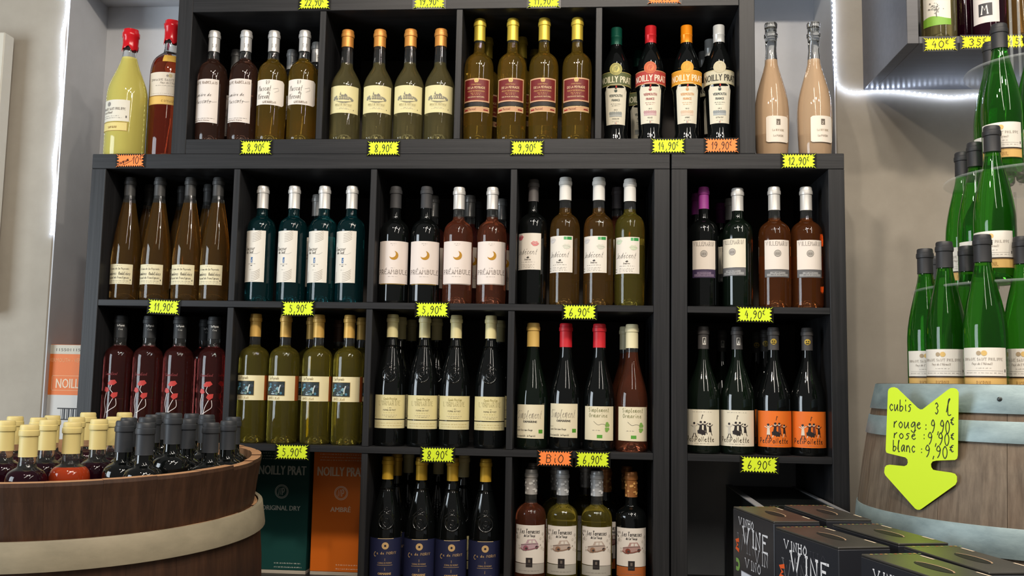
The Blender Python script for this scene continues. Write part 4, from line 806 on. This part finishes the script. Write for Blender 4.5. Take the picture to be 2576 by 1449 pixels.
# small hoop end seen low at the right of the barrel
bx = []
CREAM, COAL = (214, 196, 130), (44, 47, 52)
kb = {}
for nm, gl, cc in (('y', 'purple', CREAM), ('r', 'orangered', CREAM), ('b', 'black', COAL)):
    k = kind('bordeaux', (250, -57, 52), 3.4, (1054, 1130, 1150, 1192), gl, cc, rn=1.42, H=30.2, fill=22.4, caprough=.5, segs=32); kb[nm] = k
LST = [('y', 18.7, -58.0, 81.3, 'pale-capped bottle in the barrel, cut by the left picture edge'), ('y', 29.5, -68.4, 81.2, 'pale-capped bottle in the barrel, front row, second from the left'), ('y', 11.9, -44.5, 81.5, 'pale-capped bottle in the barrel, back row, far left'),
 ('y', 18.9, -48.0, 81.5, 'pale-capped bottle in the barrel, behind the front pair at left'), ('y', 26.8, -58.0, 81.6, 'pale-capped bottle in the barrel, right of the second front one'), ('y', 16.8, -39.5, 81.6, 'pale-capped bottle in the barrel, rear, above the third capsule from left'),
 ('r', 35.0, -64.3, 81.6, 'pale-capped bottle glowing orange-red in the middle of the barrel'), ('y', 28.4, -51.1, 81.9, 'pale-capped bottle in the barrel, just left behind the middle'), ('y', 24.8, -40.2, 82.4, 'pale-capped bottle in the barrel, tallest in the back row'),
 ('y', 36.2, -57.3, 81.9, 'pale-capped bottle in the barrel, right of the orange-red one'), ('y', 33.4, -46.1, 81.9, 'pale-capped bottle in the barrel, next to the black capsules'), ('y', 30.3, -35.8, 82.4, 'pale-capped bottle in the barrel, rearmost beside the black capsules'),
 ('b', 44.0, -63.0, 82.0, 'black-capped bottle in the barrel, leftmost in the front'), ('b', 38.7, -50.8, 82.0, 'black-capped bottle in the barrel, just behind the leftmost'), ('b', 49.8, -67.0, 81.9, 'black-capped bottle in the barrel, front, left of the tallest'),
 ('b', 44.8, -56.0, 82.4, 'black-capped bottle in the barrel, behind and left of the tallest'), ('b', 40.3, -43.8, 82.4, 'black-capped bottle in the barrel, back row, left'), ('b', 38.2, -34.9, 82.5, 'black-capped bottle in the barrel, rearmost, near the centre'),
 ('b', 51.6, -60.0, 83.4, 'black-capped bottle standing tallest in the barrel'), ('b', 45.3, -37.0, 82.5, 'black-capped bottle in the barrel, rear, right of the tallest'), ('b', 50.7, -51.4, 82.0, 'black-capped bottle in the barrel, mid row, right of the tallest'),
 ('b', 56.6, -54.6, 81.6, 'black-capped bottle in the barrel, front right but one'), ('b', 51.1, -43.4, 82.6, 'black-capped bottle in the barrel, rear, second from the right'), ('b', 57.2, -47.6, 81.7, 'black-capped bottle in the barrel, at the right end'), ('b', 54.2, -37.1, 82.0, 'black-capped bottle in the barrel, rear right end')]
for nm, x, y, z, lb in LST: put(kb[nm], x, y, z-30.2, lb, 'bottles standing in the left barrel', rot=x)
# ---- right barrel
RX, RY = 216.0, -32.0
rb = tag(empty('wine_barrel', (RX, RY, 0)), 'weathered full barrel with grey metal hoops, carrying green bottles', 'barrel')
def br(z): # bulged outline
    return 35.2-5.4*((z-45.7)/45.7)**2
zz = [0, 8, 18, 30, 45.7, 60, 68, 76, 84, 89, 91.3]
pm = stave_mesh([(br(z), z) for z in zz], [(br(z)-2.2, z) for z in zz], 2*PI/18, .0022, OLDOAK, STAVEIN)
for i in range(18): link('stave', pm, rb, None, (0, 0, 2*PI*i/18+.29))
for a, b in ((86.2, 91.2), (81.2, 84.9), (62.2, 67.2), (24, 29), (6, 10), (.2, 4)): link('hoop', hoop_mesh(a, b, br(a)+.28, br(b)+.28, .26, ZINC), rb)
link('barrel_head', lathe([(0, 86.4), (28.2, 86.4), (28.2, 88), (0, 88)], OLDOAK, 40, close=False), rb)
for a in (2250, 2325, 2520):
    d = onZ(a, 998, 88.6); v = Vector((d.x-RX, d.y-RY)); 
nail = lathe([(0, 0), (.42, 0), (.4, .12), (.2, .22), (0, .24)], mat((70, 74, 74), .4, .7), 10, close=False)
for ang, z in ((-.62, 88.7), (-1.25, 88.7), (-.15, 83.2), (-.95, 83.1), (.4, 88.7)):
    r = br(z)+.28; o = link('rivet', nail, rb, (r*math.sin(ang)*U, -r*math.cos(ang)*U, z*U)); o.rotation_euler = (PI/2, 0, ang)
st = bake(rect(-1.0, 1.0, -.5, .5, (214, 186, 150))+rect(-.8, .7, .4, .7, (206, 178, 140)), lambda x, z, o: ((br(88)+.35+o)*math.sin(-.18+x/30), -(br(88)+.35+o)*math.cos(-.18+x/30), 88.4+z))
link('sticker_scrap', st, rb)
# neon arrow card
pa, pb = Vector((183.0-.3, -44-.8, 0)), Vector((192.1-.3, -55-.8, 0)); ux = (pb-pa).normalized(); nr = Vector((ux.y, -ux.x, 0)); nr = nr if nr.y < 0 else -nr
def oncard(px, py):
    d = ray(px, py); t = (pa-CAM).dot(nr)/d.dot(nr); P = CAM+d*t; return ((P-pa).dot(ux), P.z)
OUT = [(258, 175), (264, 160), (280, 150), (300, 148), (320, 155), (462, 292), (478, 301), (496, 300), (665, 170), (690, 154), (712, 154), (732, 163), (744, 185), (741, 400), (738, 620), (733, 640), (720, 649), (590, 654), (565, 660), (553, 678), (555, 700), (566, 716), (590, 722), (690, 736), (718, 745), (732, 765), (732, 800), (722, 820), (492, 984), (478, 992), (460, 992), (445, 984), (240, 755), (232, 735), (236, 700), (248, 686), (268, 682), (370, 692), (388, 684), (395, 668), (392, 645), (378, 632), (262, 604), (247, 598), (242, 580), (250, 380)]
zsc = 2.739
pts = [oncard(2140+a/zsc, 920+b/zsc) for a, b in OUT]
zc_ = sum(p[1] for p in pts)/len(pts); sc_ = sum(p[0] for p in pts)/len(pts)
card = tag(empty('arrow_sign', tuple(pa+ux*sc_+Vector((0, 0, zc_)))), 'fluorescent yellow down-arrow card with handwritten cubis prices on the barrel', 'sign')
card.rotation_euler = (0, 0, math.atan2(ux.y, ux.x))
Q = [(a-sc_, b-zc_) for a, b in pts]; n = len(Q)
tri = [tuple(t) for t in tessellate_polygon([[Vector((q[0], q[1], 0)) for q in Q]])]
V = [(q[0], -.06, q[1]) for q in Q]+[(q[0], .06, q[1]) for q in Q]
link('card', mesh(V, tri+[tuple(i+n for i in t[::-1]) for t in tri]+[(i, (i+1) % n, (i+1) % n+n, i+n) for i in range(n)], mat((206, 236, 24), .55)), card)
IK = (34, 38, 14)
def lab(a, b): p = oncard(2140+a/zsc, 920+b/zsc); return p[0]-sc_, p[1]-zc_
ink = []
def wr(t, a0, a1, b, h):
    x0, z0 = lab(a0, b); x1, _ = lab(a1, b); global ink; ink += hand(t, x0, z0, h/zsc/13.2, IK, .17, x1-x0, .08, n=4)
for t, a0, a1, b, h in (('cubis', 266, 425, 308, 75), ('3', 580, 612, 332, 72), ('l', 650, 708, 335, 100), ('rouge', 295, 492, 425, 72), (':', 512, 528, 440, 60), ('9,90', 553, 690, 462, 85), ('€', 688, 720, 405, 42), ('rosé', 295, 458, 498, 62), (':', 500, 515, 505, 55), ('9,90', 530, 688, 542, 80),
        ('€', 690, 720, 506, 36), ('blanc', 290, 450, 585, 72), (':', 484, 496, 600, 50), ('9,90', 512, 676, 628, 78), ('€', 682, 718, 592, 40)): wr(t, a0, a1, b, h)
link('handwriting', bake(ink, lambda x, z, o: (x, -.06-o*.4, z)), card)
# acrylic tiers
ACR = mat((236, 242, 240), .06, alpha=.14)
def tier(z, r, lb):
    t = tag(empty('acrylic_tier', (217.5, -32, z)), lb, 'display tier'); link('disc', lathe([(0, 0), (r-.1, 0), (r, .15), (r, .35), (r-.1, .5), (0, .5)], ACR, 72, close=False), t)
    for i in range(5):
        a = 2*PI*i/5+.5; link('rod', lathe([(0, .5), (.3, .5), (.3, 21.9), (0, 21.9)], ACR, 10, close=False), t, ((r*.3)*math.cos(a)*U, (r*.3)*math.sin(a)*U, 0))
    return t
tier(110, 24, 'lowest clear acrylic disc of the green bottle pyramid'); tier(132.5, 17.5, 'middle clear acrylic disc of the green bottle pyramid'); tier(155.3, 13, 'top clear acrylic disc of the green bottle pyramid')
def L_phil(W, H): return disc(.1, H-1.0, .5, (214, 180, 110), 2, 10)+disc(-.8, H-1.0, .42, (170, 150, 120), 2, 9)+hand('DOMAINE SAINT PHILIPPE', -W*.44, H-2.3, .45, (150, 142, 134), .055, W*.84, serif=True)+hand("Pays de l'Hérault", -W*.25, H-3.1, .42, (150, 142, 134), .045, W*.42, .3)+tiny(-1.3, 1.3, H-3.75, GRY, .1)+tiny(-W*.4, W*.4, .5, GRY, .1)+rect(-W*.4, W*.4, .9, .94, GRY)+rect(W/2-.5, W/2-.3, .7, 1.2, INK)
def gband(W, H): return frame2(-W/2, W/2, 0, H, .08, (180, 140, 80))+hand('PICPOUL', -1.3, .45, .6, (176, 136, 76), .08, 2.6, serif=True)
kg = kind('flute', (2375, -39, 88), 3.8, (607, 673, 684, 850), 'green', (40, 41, 44), rn=1.45, H=31.0, labels=[('paper_label', 4.8, 9.9, -66, 60, (226, 222, 212), L_phil, dict(cm=True)), ('gold_band', 2.8, 4.5, -66, 60, (214, 176, 104), gband, dict(cm=True)), ('dark_line', 4.5, 4.8, -66, 60, (50, 40, 30), None, dict(cm=True))], caprough=.5)
def pyr(L, base, H, d):
    for x, y, q in L: 
        put(kg, x, y, base, f'green flute bottle, {q}, {d}', 'green bottles stacked on the right barrel', random.Random(int(x*9)).uniform(-.25, .1))
pyr([(195.9, -29.3, 'leftmost'), (196.2, -39.0, 'second from left in front'), (199.8, -47.9, 'third in front'), (202.6, -33.6, 'half hidden behind the front pair'), (207.8, -46.0, 'cut by the right picture edge'), (202., -18.2, 'far back left')], 88, 31, 'standing on the barrel top')
pyr([(207.5, -20.2, 'left'), (206.8, -28.6, 'middle'), (205.0, -41.2, 'front'), (211.6, -49.6, 'right end')], 110.5, 30, 'on the lowest acrylic disc')
pyr([(211.8, -25.9, 'left behind'), (209.2, -36.2, 'front'), (217.6, -31.8, 'right behind')], 133, 30, 'on the middle acrylic disc')
# ================================================================== CARTONS
def flat(name, polys, o, ux, uz, nrm, parent, rough=.5):
    """print on a flat face: o origin, ux right, uz up (cm, in the parent's frame)"""
    o, ux, uz, nrm = map(Vector, (o, ux, uz, nrm))
    return link(name, bake(polys, lambda x, z, f: tuple(o+ux*x+uz*z+nrm*(f*.5)), rough, .03, flatf=True), parent)
CB = mat((38, 40, 46), .36); CBT = grain('scuffed_black_card', (46, 46, 44), (62, 60, 56), (14, 14, 14), .34, .05, 6); KRAFT = (214, 196, 172)
WHT, GR_ = (232, 232, 236), (112, 112, 116)
def sv(t, x, z, h, col, w_, lw=.2, layer=2): return hand(t, x, z, h, col, lw, w_, serif=True, layer=layer)
BL, BW, BH = 19.8, 8.4, 24.
def wine_box(px, py, ZT, rot, label, full=True, yt=0):
    c = onZ(px, py, ZT); t = tag(empty('wine_carton', (c.x, c.y, ZT-BH), (0, 0, rot)), label, 'carton', 'black wine cartons stacked before the right-hand column')
    # local frame: far-left top corner at (0,0); long side runs to -y, short side to +x
    link('carton', boxm(0, BW, -BL, 0, 0, BH-.35, CB, .12), t)
    tm = link('lid', boxm(.05, BW-.05, -BL+.05, -.05, BH-.34, BH, CBT, .1), t)
    cx, cy_ = BW*.5, -BL*.52
    el = [(1.15*math.cos(a), 3.9*math.sin(a)) for a in [2*PI*i/24 for i in range(24)]]
    slot = [([(cx+e[0], cy_+e[1]) for e in el], (16, 15, 14), 2)]+ribbon([(cx+1.15*math.cos(a), cy_+3.9*math.sin(a)) for a in [-1.4+2.9*i/12 for i in range(13)]], .22, (170, 140, 112), 3)
    link('handle_slot', bake(slot, lambda x, y, f: (x, y, BH+f*.5), .6, .03), t)  # flat dark oval paints the shade inside the hole; pale card rim
    tabs = rect(BW-.7, BW-.35, -5.2, -2.2, KRAFT, 2, 1)+rect(BW-.7, BW-.35, -16.8, -13.8, KRAFT, 2, 1)+sum([disc(1.2+i*.75, -.75, .25, ((190, 160, 90), (110, 140, 80), (170, 90, 60))[i % 3], 2, 5) for i in range(11)], [])
    link('lid_print', bake(tabs, lambda x, y, f: (x, y, BH+f*.5), .6, .03), t)['kind'] = 'stuff'
    # long side, facing -x: x runs from the far corner (0) to the near corner (BL)
    z = BH
    P = sv('VINHO', 3.2, z-2.9, 1.35, WHT, 7.6)+sv('VINHO', 6.2, z-4.0, 2.0, (60, 60, 68), 10.4, .1, 1)+sv('WINE', 5.4, z-6.0, 2.9, WHT, 12.2, .42, 3)+sv('WIN', 2.6, z-7.6, 3.0, GR_, 8.6, .22, 1)+sv('VIN', 11.2, z-8.4, 2.2, (186, 186, 190), 6.4, .24, 3)+sv('VINO', 6.4, z-10.2, 1.6, (206, 206, 210), 7.8, .2, 3)
    for ch, dz, col in (('M', 6.2, (226, 92, 40)), ('U', 10.0, (120, 160, 80)), ('N', 13.6, (200, 160, 80)), ('I', 16, (170, 60, 70)), ('V', 19, (226, 110, 50))):
        P += hand(ch, 3.2, z-dz-1.6, 1.6, col, .75, 2.6, rot=PI/2)
    P += rect(4.2, 17.2, z-19, z-11.2, (222, 226, 236), 1, 1)+frame2(4.2, 17.2, z-19, z-11.2, .12, (150, 150, 160))+hand('Domaine', 6, z-14.4, 1.1, (150, 156, 176), .08, 3.6, .3)+disc(10.8, z-13.9, .7, (110, 116, 140), 2, 9)+disc(10.2, z-12.6, .3, (90, 96, 120), 2, 8)+rect(10.1, 10.5, z-13.8, z-12.7, (100, 106, 130))+tiny(6, 17, z-16, (150, 156, 176), .3)
    flat('side_lettering', P, (0, 0, 0), (0, -1, 0), (0, 0, 1), (-1, 0, 0), t)
    P = sum([hand(ch, 4.4, z-dz, 2.6, col, 1.1, 3.0, rot=PI/2, layer=2) for ch, dz, col in (('M', 8.0, (196, 76, 40)), ('U', 12.0, (110, 150, 76)), ('N', 16, (190, 150, 80)))], [])
    flat('end_lettering', P, (0, -BL, 0), (1, 0, 0), (0, 0, 1), (0, -1, 0), t)
    return t
ZT = 67.0; RT = -.30
wine_box(1844, 1274, ZT, 0.2, 'black lettered wine carton, left front against the shelving column')
wine_box(1950, 1325, ZT, 0.27, 'black lettered wine carton, second one from the left in front')
wine_box(2165, 1393, ZT, 0.27, 'black wine carton at the bottom edge, yellow glow on its lid')
wine_box(1972, 1270, ZT, 0.17, 'black wine carton behind, beside the opened dark case')
wine_box(2093, 1318, ZT, 0.25, 'black wine carton in the middle of the stack, touching the barrel side')
wine_box(2272, 1373, ZT, 0.22, 'black wine carton lowest right, in front of the barrel')
pl = tag(empty('display_plinth', (176, -62, 0)), 'low dark plinth under the wine cartons', 'plinth')
link('plinth', boxm(-14, 4, -52, 28, 0, ZT-BH-.05, mat((60, 56, 52), .7), .2), pl)
# dark case in the right column, sticking out of the bay
DC = mat((16, 20, 20), .4)
cz = tag(empty('wine_case', (174, 9, F4+.02)), 'dark case with grey edges lying in the right column bay', 'carton')
link('case', boxm(-9.2, 9.2, -26, 27, 0, 24.4, DC, .15), cz)
GE = mat((150, 150, 152), .5)
link('edge_flap', boxm(-9.3, -7.6, -26.1, 27, 24.4, 24.7, GE, .05), cz); link('edge_flap', boxm(8.3, 9.3, -26.1, 27, 24.4, 24.7, GE, .05), cz); link('edge_flap', boxm(-7.6, 8.3, -26.1, -24.6, 24.4, 24.7, GE, .05), cz)
link('case_print', bake(rect(-.5, 3.2, -23.5, -18.0, (120, 124, 124), 2, 1)+sum([rect(0, 2.8, -23+i*.7, -22.7+i*.7, (40, 44, 44), 3, 1) for i in range(6)], [])+sans('LANGUEDOC RESERVE', .5, -15.5, .8, (110, 114, 112), 12), lambda x, y, f: (x, y, 24.42+f*.4), .6, .03), cz)
# vermouth cases in the fourth-row second bay
def ccase(x0, x1, y0, z0, h, col, dark, txt, variety, label, rot=0., dp=16):
    t = tag(empty('vermouth_case', ((x0+x1)/2, y0, z0), (0, 0, rot)), label, 'carton', 'vermouth cases'); hw = (x1-x0)/2
    link('case', boxm(-hw, hw, 0, dp, .9, h, mat(col, .5), .15), t); link('case_base', boxm(-hw+.05, hw-.05, .05, dp-.05, 0, .88, mat((206, 196, 180), .6), .05), t)
    g_ = variety != 'AMBRÉ'; mx = hw-7.3 if g_ else -hw+7.7; tx = hw-.9-6.4 if g_ else -hw+1.2+6.4
    P = sans('NOILLY PRAT', tx, h-6.9, 2.5, txt, 12.8, 2, .09)+ring(mx, h-11.3, 1.75, .16, txt, 2, 26)+ring(mx, h-11.3, 1.45, .14, txt, 2, 24)+hand('NP', mx-.9, h-12.2, 1.8, txt, .2, 1.9)+sans(variety, hw-2.1-5.2 if g_ else mx, h-16.2, 1.3, txt, 10.4 if g_ else 5.4, 2, .05)
    P += sum([tiny(-hw*.8, hw*.7, h-1.4-.75*i, txt, .28) for i in range(3)], [])+tiny(-hw*.2, hw*.8, 2.6, txt, .3)+tiny(-hw*.2, hw*.85, 1.6, txt, .3)
    P = [(p, c, l) for p, c, l in P if min(q[0] for q in p) > -hw+.05 and max(q[0] for q in p) < hw-.05]
    flat('lettering', P, (0, 0, 0), (1, 0, 0), (0, 0, 1), (0, -1, 0), t, .6)
    return t
yv = 21.5; a, b = onY(774, 1300, yv).x, onY(784, 1300, yv).x
ccase(F2*0+O_+S_+T_+.4, a, yv, F4, 32.6, (24, 74, 70), 0, (200, 206, 198), 'ORIGINAL DRY', 'dark green vermouth case standing beside the left barrel')
ccase(b, O_+2*S_+T_-.4, yv, F4, 32.6, (244, 122, 30), 0, (255, 222, 190), 'AMBRÉ', 'orange vermouth case standing right of the green one')
# case in the gap left of the shelving
ys = 22.0; p0 = onY(116, 866, ys); zb_ = p0.z-33
sc2 = tag(empty('vermouth_case', (p0.x, ys, zb_)), 'orange and white vermouth case in the gap left of the shelving', 'carton', 'vermouth cases')
wdt = -1.2-p0.x
link('case', boxm(0, wdt, 0, 16, 0, 33, mat((226, 116, 44), .5), .2), sc2)
P = rect(.3, wdt-.1, 30.4, 32.9, (206, 200, 184), 1, 1)+sans('1155011153 L', 7.6, 31.2, .8, (70, 66, 60), 9.0, 2)+sans('VERMOUTH - VERMOUTH', 7.8, 28.2, 1.1, (236, 170, 120), 13.4, 2)+frame2(2.3, wdt-.2, 20.4, 24.5, .15, (236, 176, 130))+sans('NOILLY', 7.6, 21.1, 2.7, (234, 208, 180), 8.0, 2, .06)+rect(.6, wdt-.1, .5, 19.2, (206, 204, 200), 1, 1)
P += rect(4.4, 10.5, 15.4, 15.7, (40, 40, 40), 2, 1)+rect(4.4, 10.5, 12.4, 12.7, (40, 40, 40), 2, 1)+sum([rect(5.4+i*.42, 5.4+i*.42+.1+.16*((i*7) % 3), 12.7, 15.4, (60, 62, 66), 2, 1) for i in range(12)], [])
flat('case_print', P, (0, 0, 0), (1, 0, 0), (0, 0, 1), (0, -1, 0), sc2, .6)
lc = tag(empty('packing_case', (p0.x, ys, 0)), 'plain carton carrying the orange and white vermouth case', 'carton')
link('case', boxm(.1, wdt-.1, 0, 16, 0, zb_-.05, mat((190, 150, 110), .7), .2), lc)
